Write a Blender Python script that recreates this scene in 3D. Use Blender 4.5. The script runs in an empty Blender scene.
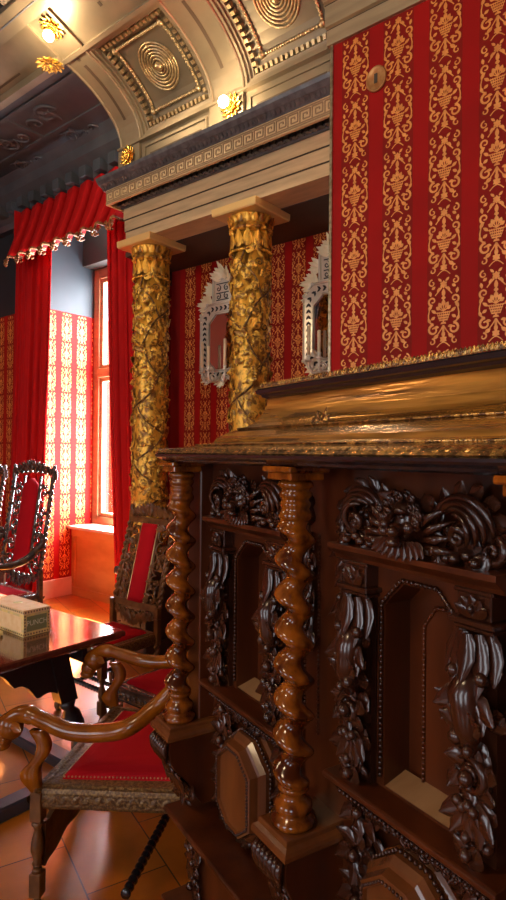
import bpy, math, random
from mathutils import Vector, Matrix
PI = math.pi
V = Vector
COL = bpy.context.scene.collection

# ------------------------------------------------------------------ mesh collector
class MB:
    K = 1.; WK = 1.; DY = 1.      # curl, width and outward tilt of carved leaves
    def __init__(s):
        s.v = []; s.f = []; s.m = []; s.s = []
        s.T = None
    def add(s, vs, fs, mat=0, smooth=True, X=None):
        b = len(s.v)
        for p in vs:
            p = V(p)
            if X is not None: p = X @ p
            if s.T is not None: p = V(s.T(p))
            s.v.append((p.x, p.y, p.z))
        for f in fs:
            s.f.append([b + i for i in f]); s.m.append(mat); s.s.append(smooth)
    def box(s, x0, x1, y0, y1, z0, z1, mat=0, X=None, ch=0.0):
        if ch <= 0:
            vs = [(x0,y0,z0),(x1,y0,z0),(x1,y1,z0),(x0,y1,z0),(x0,y0,z1),(x1,y0,z1),(x1,y1,z1),(x0,y1,z1)]
            s.add(vs, [(0,3,2,1),(4,5,6,7),(0,1,5,4),(1,2,6,5),(2,3,7,6),(3,0,4,7)], mat, False, X)
        else:
            c = ch
            def ring(z, i): return [(x0+i,y0+i,z),(x1-i,y0+i,z),(x1-i,y1-i,z),(x0+i,y1-i,z)]
            def ring8(z):
                return [(x0+c,y0,z),(x1-c,y0,z),(x1,y0+c,z),(x1,y1-c,z),(x1-c,y1,z),(x0+c,y1,z),(x0,y1-c,z),(x0,y0+c,z)]
            def ring8i(z):
                return [(x0+c,y0+c,z),(x1-c,y0+c,z),(x1-c,y0+c,z),(x1-c,y1-c,z),(x1-c,y1-c,z),(x0+c,y1-c,z),(x0+c,y1-c,z),(x0+c,y0+c,z)]
            s.loft([ring8i(z0), ring8(z0+c), ring8(z1-c), ring8i(z1)], mat, False, X)
    def loft(s, rings, mat=0, smooth=True, X=None, caps=True, closed=True):
        n = len(rings[0]); vs = [p for r in rings for p in r]; fs = []
        for i in range(len(rings)-1):
            for j in range(n if closed else n-1):
                k = (j+1) % n
                fs.append((i*n+j, i*n+k, (i+1)*n+k, (i+1)*n+j))
        if caps and closed:
            fs.append(tuple(range(n-1, -1, -1))); fs.append(tuple((len(rings)-1)*n+j for j in range(n)))
        s.add(vs, fs, mat, smooth, X)
    def prism(s, poly, y0, y1, mat=0, X=None, smooth=False):       # polygon in x,z extruded in y
        s.loft([[(x, y0, z) for x, z in poly], [(x, y1, z) for x, z in poly]], mat, smooth, X)
    def sweepx(s, prof, x0, x1, mat=0, X=None):                     # closed polygon (y,z) along x
        s.loft([[(x0, y, z) for y, z in prof], [(x1, y, z) for y, z in prof]], mat, False, X)
    def lathe(s, prof, seg=20, c=(0,0,0), mat=0, X=None, smooth=True):
        s.loft([[(c[0]+r*math.cos(2*PI*j/seg), c[1]+r*math.sin(2*PI*j/seg), c[2]+z) for j in range(seg)] for r, z in prof], mat, smooth, X)
    def tube(s, pts, rad, seg=8, mat=0, X=None, caps=True, loop=False, flat=1.0):
        pts = [V(p) for p in pts]; n = len(pts)
        if not hasattr(rad, '__len__'): rad = [rad]*n
        rings = []; N = None
        for i in range(n):
            a = pts[(i-1) % n] if (i > 0 or loop) else pts[i]
            b = pts[(i+1) % n] if (i < n-1 or loop) else pts[i]
            t = (b-a)
            if t.length < 1e-9: t = V((0,0,1))
            t.normalize()
            if N is None:
                N = t.cross(V((0,1,0)))
                if N.length < .1: N = t.cross(V((1,0,0)))
            N = N - t*N.dot(t); N.normalize(); B = t.cross(N)
            rings.append([pts[i]+(N*math.cos(2*PI*j/seg)+B*math.sin(2*PI*j/seg)*flat)*rad[i] for j in range(seg)])
        if loop:
            rings.append(rings[0]); s.loft(rings, mat, True, X, caps=False)
        else: s.loft(rings, mat, True, X, caps=caps)
    def ball(s, c, r, seg=8, mat=0, X=None):
        if not hasattr(r, '__len__'): r = (r, r, r)
        n = max(4, seg//2+1); rings = []
        for i in range(n+1):
            a = PI*i/n; q = max(math.sin(a), .02)
            rings.append([(c[0]+r[0]*q*math.cos(2*PI*j/seg), c[1]+r[1]*q*math.sin(2*PI*j/seg), c[2]-r[2]*math.cos(a)) for j in range(seg)])
        s.loft(rings, mat, True, X)
    def leaf(s, p, d, n, L, W, curl=.25, mat=0, X=None, rows=6):
        p = V(p); d = V(d); n = V(n).normalized(); d = (d-n*d.dot(n)*(1-MB.DY)).normalized(); sd = d.cross(n); curl *= MB.K; W *= MB.WK
        vs = []
        for i in range(rows+1):
            t = i/rows
            c = p + d*L*(t-.12*curl*t*t) + n*(L*curl*t*t)
            w = W*.5*max(.10, math.sin(PI*min(1, .12+.88*t**.95))**.75)
            if i % 2: w *= 1.12
            for j in (-2,-1,0,1,2):
                h = (W*.30*(1-(j/2)**2) if j else W*.17)*(1-.5*t)
                vs.append(c + sd*(w*j/2) + n*h)
        fs = []
        for i in range(rows):
            for j in range(4):
                a = i*5+j; fs.append((a, a+1, a+6, a+5))
        s.add(vs, fs, mat, True, X)
    def scroll(s, c, ax, az, R, r0, turns=1.4, start=0., sgn=1, mat=0, X=None, n=16, seg=6, tip=True):
        c = V(c); ax = V(ax).normalized(); az = V(az).normalized(); pts = []; rad = []
        for i in range(n+1):
            k = i/n; a = start + sgn*turns*2*PI*k; q = R*(1-k*.85)
            pts.append(c + ax*q*math.cos(a) + az*q*math.sin(a)); rad.append(r0*(1-.55*k)*(.35+.65*min(1, k*6)))
        s.tube(pts, rad, seg, mat, X)
        if tip: s.ball(pts[-1], r0*.85, 6, mat, X)
    def build(s, name, mats, parent=None, loc=None, rz=0, bevel=0, **props):
        me = bpy.data.meshes.new(name); me.from_pydata(s.v, [], s.f)
        if not isinstance(mats, (list, tuple)): mats = [mats]
        for m in mats: me.materials.append(m)
        me.polygons.foreach_set('material_index', s.m); me.polygons.foreach_set('use_smooth', s.s)
        me.update()
        o = bpy.data.objects.new(name, me); COL.objects.link(o)
        if parent is not None: o.parent = parent
        if loc: o.location = loc
        if rz: o.rotation_euler = (0, 0, rz)
        if bevel:
            b = o.modifiers.new('bevel', 'BEVEL'); b.width = bevel; b.segments = 2; b.limit_method = 'ANGLE'; b.angle_limit = .6
        for k, v in props.items(): o[k] = v
        return o

def thing(name, label, cat, loc=(0,0,0), rz=0, group=None):
    o = bpy.data.objects.new(name, None); COL.objects.link(o); o.empty_display_size = .1
    o.location = loc; o.rotation_euler = (0, 0, rz); o['label'] = label; o['category'] = cat
    if group: o['group'] = group
    return o
def dup(root, loc, label, rz=None, group=None):
    m = {}
    def cp(o, par):
        c = o.copy(); COL.objects.link(c); c.parent = par
        for ch in [q for q in bpy.data.objects if q.parent == o and q not in m.values()]:
            m[ch] = cp(ch, c)
        return c
    r = cp(root, None); r.location = loc; r['label'] = label
    if rz is not None: r.rotation_euler = (0, 0, rz)
    if group: r['group'] = group
    return r

# ------------------------------------------------------------------ materials
def mat(name, col, rough=.5, metal=0., coat=0., noise=None, bump=None, emis=None, spec=.5, sheen=0.):
    m = bpy.data.materials.new(name); m.use_nodes = True; nt = m.node_tree
    b = nt.nodes['Principled BSDF']
    b.inputs['Base Color'].default_value = (*col, 1); b.inputs['Roughness'].default_value = rough
    b.inputs['Metallic'].default_value = metal; b.inputs['Coat Weight'].default_value = coat
    b.inputs['Coat Roughness'].default_value = .08
    b.inputs['Specular IOR Level'].default_value = spec
    if sheen: b.inputs['Sheen Weight'].default_value = sheen; b.inputs['Sheen Roughness'].default_value = .4
    if emis: b.inputs['Emission Color'].default_value = (*emis[0], 1); b.inputs['Emission Strength'].default_value = emis[1]
    tc = nt.nodes.new('ShaderNodeTexCoord')
    if noise:       # (scale vec, colour2, contrast lo, hi)
        mp = nt.nodes.new('ShaderNodeMapping'); mp.inputs['Scale'].default_value = noise[0]
        nt.links.new(tc.outputs['Object'], mp.inputs['Vector'])
        n = nt.nodes.new('ShaderNodeTexNoise'); n.inputs['Scale'].default_value = 1; n.inputs['Detail'].default_value = 6
        nt.links.new(mp.outputs[0], n.inputs['Vector'])
        r = nt.nodes.new('ShaderNodeValToRGB'); r.color_ramp.elements[0].position = noise[2]; r.color_ramp.elements[1].position = noise[3]
        r.color_ramp.elements[0].color = (*col, 1); r.color_ramp.elements[1].color = (*noise[1], 1)
        nt.links.new(n.outputs['Fac'], r.inputs['Fac']); nt.links.new(r.outputs[0], b.inputs['Base Color'])
    if bump:        # (scale, strength, distance)
        sc3 = bump[0] if hasattr(bump[0], '__len__') else (bump[0],)*3
        n2 = nt.nodes.new('ShaderNodeTexNoise'); n2.inputs['Scale'].default_value = 1; n2.inputs['Detail'].default_value = 3
        mp2 = nt.nodes.new('ShaderNodeMapping'); mp2.inputs['Scale'].default_value = sc3
        nt.links.new(tc.outputs['Object'], mp2.inputs['Vector']); nt.links.new(mp2.outputs[0], n2.inputs['Vector'])
        bp = nt.nodes.new('ShaderNodeBump'); bp.inputs['Strength'].default_value = bump[1]; bp.inputs['Distance'].default_value = bump[2]
        nt.links.new(n2.outputs['Fac'], bp.inputs['Height']); nt.links.new(bp.outputs[0], b.inputs['Normal'])
    return m

WALNUT = mat('carved_walnut', (.026,.007,.003), .25, coat=.3, spec=.4, noise=((9,9,3),(.060,.016,.006),.35,.7), bump=(60,.25,.003))
DOORWOOD = mat('door_walnut', (.038,.0075,.002), .32, coat=.12, spec=.3, noise=((14,14,2.2),(.10,.022,.005),.3,.7))
TWIST = mat('turned_wood', (.060,.010,.001), .15, coat=.4, spec=.35, noise=((26,26,14),(.30,.078,.006),.40,.66), bump=(40,.15,.002))
SILLWOOD = mat('lit_dusty_sill_wood', (.33,.17,.07), .5, noise=((30,8,8),(.24,.11,.04),.3,.7))  # light from above and dust painted in as a paler wood
LIDWOOD = mat('burl_highlight_wood', (.11,.038,.007), .22, coat=.6, metal=.5, noise=((3,14,40),(.66,.29,.045),.38,.64), bump=((5,26,60),.5,.006))  # burl wood with gold highlight streaks painted into its colour
LIDEDGE = mat('gilt_edge_wood', (.50,.26,.06), .25, metal=.7, coat=.3, noise=((70,70,70),(.10,.04,.010),.4,.6), bump=(90,.7,.004))
BLACKWOOD = mat('ebonised_moulding', (.018,.012,.014), .25, coat=.6)
CHAIRWOOD = mat('chair_oak', (.10,.035,.010), .36, coat=.15, spec=.35, noise=((18,18,18),(.20,.080,.022),.35,.7), bump=(70,.3,.003))
ARMWOOD = mat('chair_arm_wood', (.30,.080,.004), .2, coat=.25, spec=.3, noise=((12,12,12),(.14,.034,.002),.35,.7))
DARKCHAIR = mat('dark_carved_wood', (.045,.03,.026), .25, coat=.7, noise=((25,25,25),(.09,.05,.035),.4,.65))
BLACKTURN = mat('black_turned_wood', (.012,.011,.013), .22, coat=.6)
TABLEWOOD = mat('table_mahogany', (.085,.02,.012), .12, coat=.8, noise=((3,20,8),(.13,.035,.018),.35,.7))
TABLEDARK = mat('table_base_wood', (.02,.014,.014), .35, coat=.3)
VELVET = mat('red_velvet', (.42,.004,.010), .9, spec=.15, bump=(200,.2,.001))
BRASSNAIL = mat('brass_nail', (.6,.42,.2), .35, metal=.9)
CURTAIN = mat('red_curtain', (.40,.003,.004), .8, spec=.2)
FRINGE = mat('gold_fringe', (.42,.20,.07), .5, metal=.4, noise=((40,40,40),(.10,.02,.01),.4,.6))
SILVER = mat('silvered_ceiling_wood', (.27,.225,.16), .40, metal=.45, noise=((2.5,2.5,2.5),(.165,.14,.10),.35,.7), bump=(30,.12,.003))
SILVERD = mat('shaded_coffer_silver', (.17,.145,.105), .42, metal=.5, noise=((3,3,3),(.10,.09,.07),.35,.7), bump=(30,.15,.003))  # coffer floor: recess shade painted in as a darker silver
PALETRIM = mat('pale_gilt_architrave', (.66,.50,.28), .45, metal=.2, noise=((4,18,30),(.50,.37,.21),.35,.7))
GOLDT = mat('gold_trim', (.52,.42,.25), .34, metal=.7, noise=((50,50,50),(.30,.22,.12),.4,.62))
GROOVE = mat('dark_groove', (.06,.04,.025), .5)
PEWTER = mat('blackened_moulding', (.13,.145,.165), .42, metal=.4, noise=((20,20,20),(.085,.095,.11),.4,.6), bump=(60,.3,.004))
DARKCEIL = mat('dark_ceiling', (.070,.082,.10), .5, metal=.1, noise=((3,3,3),(.042,.050,.062),.35,.65), bump=(18,.3,.006))
GOLD = mat('gilded_column_ground', (.88,.48,.06), .40, metal=.45, noise=((22,22,15),(.20,.085,.015),.46,.62), bump=(45,.5,.006))
GOLDLEAF = mat('gilded_leaf', (.26,.12,.02), .42, metal=.4, noise=((38,38,38),(.95,.58,.08),.44,.58), bump=(80,.3,.003))
GOLDDARK = mat('patinated_vine', (.10,.045,.014), .5, metal=.5, noise=((40,40,40),(.30,.16,.04),.45,.65))
ROSETTE = mat('bright_gold', (.85,.50,.10), .25, metal=.9)
BULB = mat('lamp_bulb', (1,.9,.7), .3, emis=((1,.74,.38), 40))
SOFFIT = mat('dark_soffit', (.05,.03,.022), .6)
ABACUS = mat('pale_gold_leaf', (.78,.55,.22), .4, metal=.4)
MEANDER = mat('meander_shade', (.30,.21,.12), .5, metal=.2)  # shadow of the relief painted as a darker trim colour
BLOCKWOOD = mat('block_walnut', (.095,.026,.007), .26, coat=.3, spec=.35, noise=((12,12,4),(.17,.052,.013),.35,.7))
RAILWOOD = mat('gilt_carved_rail', (.09,.04,.013), .35, metal=.3, noise=((110,110,110),(.22,.12,.04),.45,.6), bump=(90,.8,.005))
BEAMTRIM = mat('aged_gilt_beam', (.46,.34,.19), .45, metal=.25, noise=((4,18,30),(.34,.25,.14),.35,.7))
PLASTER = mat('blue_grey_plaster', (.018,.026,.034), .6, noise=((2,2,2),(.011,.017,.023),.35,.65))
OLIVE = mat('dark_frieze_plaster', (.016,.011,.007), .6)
CREAM = mat('cream_skirting', (.62,.44,.26), .5, noise=((3,3,3),(.50,.34,.19),.4,.6))
PANELWOOD = mat('orange_panel_wood', (.48,.22,.045), .38, coat=.1, noise=((2,2,5),(.62,.33,.09),.38,.62))
FRAMEWOOD = mat('window_frame_wood', (.24,.13,.06), .4, noise=((6,6,20),(.34,.20,.10),.35,.7))
SILLPAINT = mat('sill_pale', (.68,.56,.44), .4)
WAX = mat('candle_wax', (.85,.68,.42), .5)
MIRROR = mat('mirror_glass', (.72,.72,.74), .04, metal=1.)
MIRFRAME = mat('venetian_glass', (.80,.74,.60), .15, metal=.15, bump=(60,.3,.003))
CRYSTAL = mat('crystal_leaf', (.92,.80,.52), .3, spec=.8)
ETCH = mat('etched_black', (.02,.025,.03), .3)
BRASSP = mat('worn_brass_plate', (.42,.17,.05), .45, metal=.4, noise=((40,40,40),(.52,.26,.09),.4,.6))
PLAINWALL = mat('plain_wall', (.30,.05,.02), .7)

def wallpaper(name, axis):
    m = bpy.data.materials.new(name); m.use_nodes = True; nt = m.node_tree; b = nt.nodes['Principled BSDF']
    tc = nt.nodes.new('ShaderNodeTexCoord'); sp = nt.nodes.new('ShaderNodeSeparateXYZ'); nt.links.new(tc.outputs['Object'], sp.inputs[0])
    def math_(op, a, bb):
        n = nt.nodes.new('ShaderNodeMath'); n.operation = op
        for i, q in enumerate((a, bb)):
            if isinstance(q, (int, float)): n.inputs[i].default_value = q
            else: nt.links.new(q, n.inputs[i])
        return n.outputs[0]
    u = math_('MODULO', math_('ADD', sp.outputs[axis], 40.0), .2)
    band = math_('LESS_THAN', math_('ABSOLUTE', math_('SUBTRACT', u, .1), 0), .068)
    mx = nt.nodes.new('ShaderNodeMix'); mx.data_type = 'RGBA'
    mx.inputs['A'].default_value = (.42,.006,.004,1); mx.inputs['B'].default_value = (.29,.010,.005,1)
    nt.links.new(band, mx.inputs['Factor'])
    n = nt.nodes.new('ShaderNodeTexNoise'); n.inputs['Scale'].default_value = 4; nt.links.new(tc.outputs['Object'], n.inputs['Vector'])
    mul = nt.nodes.new('ShaderNodeMix'); mul.data_type = 'RGBA'; mul.blend_type = 'MULTIPLY'; mul.inputs['Factor'].default_value = .35
    nt.links.new(mx.outputs['Result'], mul.inputs['A']); nt.links.new(n.outputs['Color'], mul.inputs['B'])
    nt.links.new(mul.outputs['Result'], b.inputs['Base Color'])
    b.inputs['Roughness'].default_value = .75; b.inputs['Specular IOR Level'].default_value = .2
    wv = nt.nodes.new('ShaderNodeTexWave'); wv.inputs['Scale'].default_value = 160; wv.bands_direction = 'Z'
    nt.links.new(tc.outputs['Object'], wv.inputs['Vector'])
    bp = nt.nodes.new('ShaderNodeBump'); bp.inputs['Strength'].default_value = .12; bp.inputs['Distance'].default_value = .001
    nt.links.new(wv.outputs['Fac'], bp.inputs['Height']); nt.links.new(bp.outputs[0], b.inputs['Normal'])
    return m
WPX = wallpaper('red_damask_wallpaper_x', 0); WPY = wallpaper('red_damask_wallpaper_y', 1)
MOTIF = mat('gold_damask_thread', (.88,.34,.07), .5, metal=.1, noise=((30,30,30),(.68,.22,.04),.35,.65))

def floor_mat():
    m = bpy.data.materials.new('parquet'); m.use_nodes = True; nt = m.node_tree; b = nt.nodes['Principled BSDF']
    tc = nt.nodes.new('ShaderNodeTexCoord'); mp = nt.nodes.new('ShaderNodeMapping')
    mp.inputs['Rotation'].default_value = (0, 0, .35); nt.links.new(tc.outputs['Object'], mp.inputs[0])
    br = nt.nodes.new('ShaderNodeTexBrick'); nt.links.new(mp.outputs[0], br.inputs['Vector'])
    br.inputs['Scale'].default_value = 1; br.inputs['Brick Width'].default_value = .62; br.inputs['Row Height'].default_value = .31
    br.inputs['Mortar Size'].default_value = .003; br.inputs['Color1'].default_value = (.52,.15,.012,1); br.inputs['Color2'].default_value = (.33,.082,.007,1)
    br.inputs['Mortar'].default_value = (.07,.025,.01,1)
    n = nt.nodes.new('ShaderNodeTexNoise'); n.inputs['Scale'].default_value = 5; n.inputs['Detail'].default_value = 8; nt.links.new(mp.outputs[0], n.inputs['Vector'])
    mul = nt.nodes.new('ShaderNodeMix'); mul.data_type = 'RGBA'; mul.blend_type = 'OVERLAY'; mul.inputs['Factor'].default_value = .5
    nt.links.new(br.outputs['Color'], mul.inputs['A']); nt.links.new(n.outputs['Fac'], mul.inputs['B'])
    nt.links.new(mul.outputs['Result'], b.inputs['Base Color'])
    b.inputs['Roughness'].default_value = .3; b.inputs['Coat Weight'].default_value = .6; b.inputs['Coat Roughness'].default_value = .12; b.inputs['Specular IOR Level'].default_value = .3
    return m
PARQUET = floor_mat()

# ------------------------------------------------------------------ damask motif (flat woven shapes laid on the cloth)
def motif_shapes():
    """list of polygons in tile coordinates x in -.065...065, z in 0...283"""
    polys = []
    def ribbon(pts, w0, w1=None):
        w1 = w0 if w1 is None else w1; n = len(pts); L = []; R = []
        for i, p in enumerate(pts):
            a = pts[max(0, i-1)]; b = pts[min(n-1, i+1)]; dx = b[0]-a[0]; dz = b[1]-a[1]; q = math.hypot(dx, dz) or 1
            w = (w0+(w1-w0)*i/(n-1))*.68; L.append((p[0]-dz/q*w, p[1]+dx/q*w)); R.append((p[0]+dz/q*w, p[1]-dx/q*w))
        for i in range(n-1): polys.append([L[i], R[i], R[i+1], L[i+1]])
    def drop(x, z, a, L, W):
        c, s_ = math.cos(a), math.sin(a); pts = []; L *= 1.12; W *= 1.25
        for t, w in ((0,.25),(.3,.9),(.55,1),(.8,.6),(1,0),(.8,-.6),(.55,-1),(.3,-.9),(0,-.25)):
            pts.append((x+c*L*t-s_*W*.5*w, z+s_*L*t+c*W*.5*w))
        polys.append(pts)
    def spiral(x, z, R, a0, sgn, turns, w0, w1):
        n = int(12*turns)+3
        ribbon([(x+R*(1-.75*i/n)*math.cos(a0+sgn*turns*2*PI*i/n), z+R*(1-.75*i/n)*math.sin(a0+sgn*turns*2*PI*i/n)) for i in range(n+1)], w0, w1)
    # basket
    for k in range(4):
        z = .105+k*.010; w = .017+k*.004
        ribbon([(-w, z), (w, z)], .0035)
    for k in range(-3, 4): ribbon([(k*.005, .104), (k*.0088, .139)], .0022)
    polys.append([(-.012,.09),(.012,.09),(.008,.098),(-.008,.098)])
    polys.append([(-.003,.098),(.003,.098),(.003,.106),(-.003,.106)])
    # bouquet
    for a, L in ((PI/2,.040),(PI/2-.5,.034),(PI/2+.5,.034),(PI/2-1.0,.03),(PI/2+1.0,.03)):
        ribbon([(0,.14),(math.cos(a)*L*.6,.14+math.sin(a)*L*.6)], .003)
        drop(math.cos(a)*L*.5, .14+math.sin(a)*L*.5, a, L*.62, .013)
    for sg in (-1, 1):
        drop(sg*.030, .135, PI/2-sg*.9, .022, .010)
        drop(sg*.034, .122, -sg*.6 if sg > 0 else PI+.6, .018, .010)
        # large C scrolls beneath the basket
        spiral(sg*.040, .070, .022, PI/2 if sg > 0 else PI/2, -sg, 1.15, .0075, .004)
        ribbon([(sg*.040,.092),(sg*.052,.098),(sg*.060,.112),(sg*.061,.130),(sg*.057,.150),(sg*.048,.166)], .005, .003)
        spiral(sg*.045, .185, .018, -PI/2, sg, 1.1, .0065, .0035)
        drop(sg*.060, .150, PI/2+sg*.5, .022, .011)
        drop(sg*.062, .118, -PI/2-sg*.4, .020, .010)
        ribbon([(0,.085),(sg*.010,.068),(sg*.022,.052),(sg*.024,.038)], .004, .003)
        drop(sg*.020, .050, -PI/2+sg*.9, .024, .012)
        drop(sg*.018, .078, sg*.2 if sg > 0 else PI-.2, .017, .009)
        ribbon([(0,.020),(sg*.014,.012),(sg*.026,.000)], .003)
        ribbon([(sg*.034,.205),(sg*.020,.222),(sg*.006,.235)], .0035)
        drop(sg*.024, .215, PI/2+sg*.3, .020, .009)
        drop(sg*.052, .205, PI/2-sg*.2, .020, .010)
        drop(sg*.048, .232, PI/2+sg*1.0, .016, .010)
        spiral(sg*.046, .256, .015, PI/2, -sg, 1.0, .005, .003)
        drop(sg*.008, .258, PI/2-sg*.8, .018, .008); drop(sg*.008, .236, -PI/2+sg*.8, .018, .008)
        spiral(sg*.046, .022, .014, PI/2, sg, .9, .005, .003)
    # pineapple rosettes
    for z in (.030, .246):
        for k in range(6): drop(0, z, k*PI/3+PI/6, .014, .009)
    drop(0, .064, -PI/2, .026, .012); drop(0, .052, PI/2, .03, .008)
    drop(0, .196, PI/2, .030, .012); drop(0, .200, -PI/2, .014, .014)
    return polys
MOT = motif_shapes()
def paper(m, axis, a0, a1, z0, z1, off, slot=1, flip=1, zoff=0.):
    """lay motif rows on a wall strip: axis 0 runs along x at y=off, axis 1 along y at x=off"""
    k0 = math.floor(a0/.2)-1; P = .283
    while k0*.2+.1 < a1+.1:
        c = k0*.2+.1; k0 += 1
        if c < a0-.07 or c > a1+.07: continue
        z = math.floor((z0-zoff)/P)*P+zoff
        while z < z1:
            vs = []; fs = []
            for pk, pl in enumerate(MOT):
                if any(z+q[1] < z0 or z+q[1] > z1 or c+q[0] < a0 or c+q[0] > a1 for q in pl): continue
                b = len(vs)
                e = (pk % 23)*3e-5
                for q in pl: vs.append((c+q[0], off-e, z+q[1]) if axis == 0 else (off+e, c+q[0], z+q[1]))
                idx = list(range(b, b+len(pl)))
                if flip < 0: idx.reverse()
                fs.append(idx)
            m.add(vs, fs, slot, False)
            z += P
# ================================================================== SETTING (x along the long wall, y towards it)
def struct(m, name, mats, **k): return m.build(name, mats, kind='structure', **k)
random.seed(4)
XL, XR, YB = -8.2, 3.2, -4.2
m = MB(); m.box(XL, XR, YB, 4.6, -.1, 0); struct(m, 'floor', PARQUET)

# chimney-breast wall with the big red wallpaper
m = MB(); m.box(-1.42, XR, 2.3, 4.6, 0, 3.43)
paper(m, 0, -1.40, .4, 1.2, 3.42, 2.2988, 1, 1, .045)
struct(m, 'wall_right', [WPX, MOTIF])
m = MB(); m.box(-1.425, -1.412, 2.292, 2.30, 0, 3.43); struct(m, 'trim_1', GOLDT)
# silvered architrave and frieze over it
m = MB()
m.sweepx([(2.6,3.43),(2.285,3.43),(2.285,3.50),(2.268,3.505),(2.268,3.60),(2.250,3.605),(2.250,3.71),(2.22,3.725),(2.22,3.76),(2.26,3.78),(2.26,4.7),(2.6,4.7)], -1.44, XR)
struct(m, 'trim_2', BEAMTRIM)
m = MB()
for z in (3.502, 3.602): m.box(-1.44, XR, 2.2, 2.2, z, z) if 0 else m.box(-1.441, XR, (2.283 if z < 3.55 else 2.266), 2.29, z-.004, z+.001)
struct(m, 'trim_3', GROOVE)
# wall face behind, alcove back
m = MB(); m.box(-4.15, -1.42, 3.9, 4.6, 0, 3.6); paper(m, 0, -4.0, -1.44, .3, 3.3, 3.8988, 1, 1, .1)
struct(m, 'wall_back', [WPX, MOTIF])
m = MB(); m.box(-4.15, -1.42, 3.35, 4.6, 3.30, 3.34); struct(m, 'trim_4', SOFFIT)
# window wall: pier, jambs, parapet, lintel
def plain_over(m, x0, x1, y0, y1): m.box(x0, x1, y0, y1, 3.17, 4.62)
m = MB(); m.box(-4.38, -4.15, 3.6, 4.6, 0, 3.17); paper(m, 0, -4.36, -4.16, .2, 3.16, 3.5988)
struct(m, 'wall_far', [WPX, MOTIF])
m = MB(); m.box(XL, -5.845, 3.6, 4.6, .2, 3.17)
paper(m, 0, -7.2, -5.87, .2, 3.16, 3.5988)
struct(m, 'wall_window', [WPX, MOTIF])
m = MB(); m.box(-5.845, -5.840, 3.605, 4.27, .2, 3.16); paper(m, 1, 3.62, 4.25, .22, 3.15, -5.8388, 1, -1)
struct(m, 'trim_11', [WPY, MOTIF])
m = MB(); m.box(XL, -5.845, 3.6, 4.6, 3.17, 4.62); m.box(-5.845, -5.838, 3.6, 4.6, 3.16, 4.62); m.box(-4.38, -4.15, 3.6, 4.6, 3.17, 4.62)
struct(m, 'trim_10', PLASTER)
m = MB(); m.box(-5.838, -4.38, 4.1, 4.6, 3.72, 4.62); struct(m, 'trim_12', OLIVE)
m = MB()
m.box(XL, -5.82, 3.57, 3.6, 0, .2); m.box(-5.845, -5.82, 3.57, 4.0, 0, .2); m.box(-4.40, -4.15, 3.57, 3.6, 0, .2)
struct(m, 'baseboard_window', CREAM, bevel=.005)
m = MB(); m.box(-5.838, -4.38, 4.0, 4.6, 0, .74)
m.box(-5.838, -4.38, 3.985, 4.0, .0, .09); m.box(-5.838, -4.38, 3.985, 4.0, .66, .74)
for x in (-5.83, -4.9, -4.45): m.box(x, x+.06, 3.985, 4.0, .09, .66)
struct(m, 'trim_9', PANELWOOD, bevel=.004)
m = MB(); m.box(-5.838, -4.38, 3.93, 4.3, .742, .775); struct(m, 'trim_5', SILLPAINT, bevel=.006)
# window: frame, transom, panes
m = MB()
fx0, fx1 = -5.838, -4.38
m.box(fx0, fx0+.10, 4.26, 4.36, .775, 3.72); m.box(fx1-.10, fx1, 4.26, 4.36, .775, 3.72)
m.box(fx0+.10, fx1-.10, 4.26, 4.36, .775, .86); m.box(fx0+.10, fx1-.10, 4.26, 4.36, 3.60, 3.72)
m.box(fx0+.10, fx1-.10, 4.24, 4.36, 2.46, 2.56)
m.box(-5.12, -5.02, 4.25, 4.36, .86, 2.46); m.box(-5.12, -5.02, 4.25, 4.36, 2.56, 3.60)
for z0, z1 in ((.86,2.46),(2.56,3.60)):
    for x0, x1 in ((fx0+.10,-5.12),(-5.02,fx1-.10)):
        m.box(x0, x0+.045, 4.28, 4.34, z0, z1); m.box(x1-.045, x1, 4.28, 4.34, z0, z1)
        m.box(x0+.045, x1-.045, 4.28, 4.34, z0, z0+.045); m.box(x0+.045, x1-.045, 4.28, 4.34, z1-.045, z1)
wf = struct(m, 'window_1', FRAMEWOOD, bevel=.006)
glass = bpy.data.materials.new('window_glass'); glass.use_nodes = True; nt = glass.node_tree
nt.nodes.clear(); o_ = nt.nodes.new('ShaderNodeOutputMaterial'); tr = nt.nodes.new('ShaderNodeBsdfTransparent'); gl = nt.nodes.new('ShaderNodeBsdfGlossy')
gl.inputs['Roughness'].default_value = .02; mx = nt.nodes.new('ShaderNodeMixShader'); mx.inputs[0].default_value = .06
nt.links.new(tr.outputs[0], mx.inputs[1]); nt.links.new(gl.outputs[0], mx.inputs[2]); nt.links.new(mx.outputs[0], o_.inputs[0])
for z0, z1 in ((.90,2.42),(2.60,3.56)):
    for x0, x1 in ((fx0+.14,-5.16),(-4.98,fx1-.14)):
        m = MB(); m.box(x0, x1, 4.305, 4.311, z0, z1); m.build('pane', glass, wf)

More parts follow.
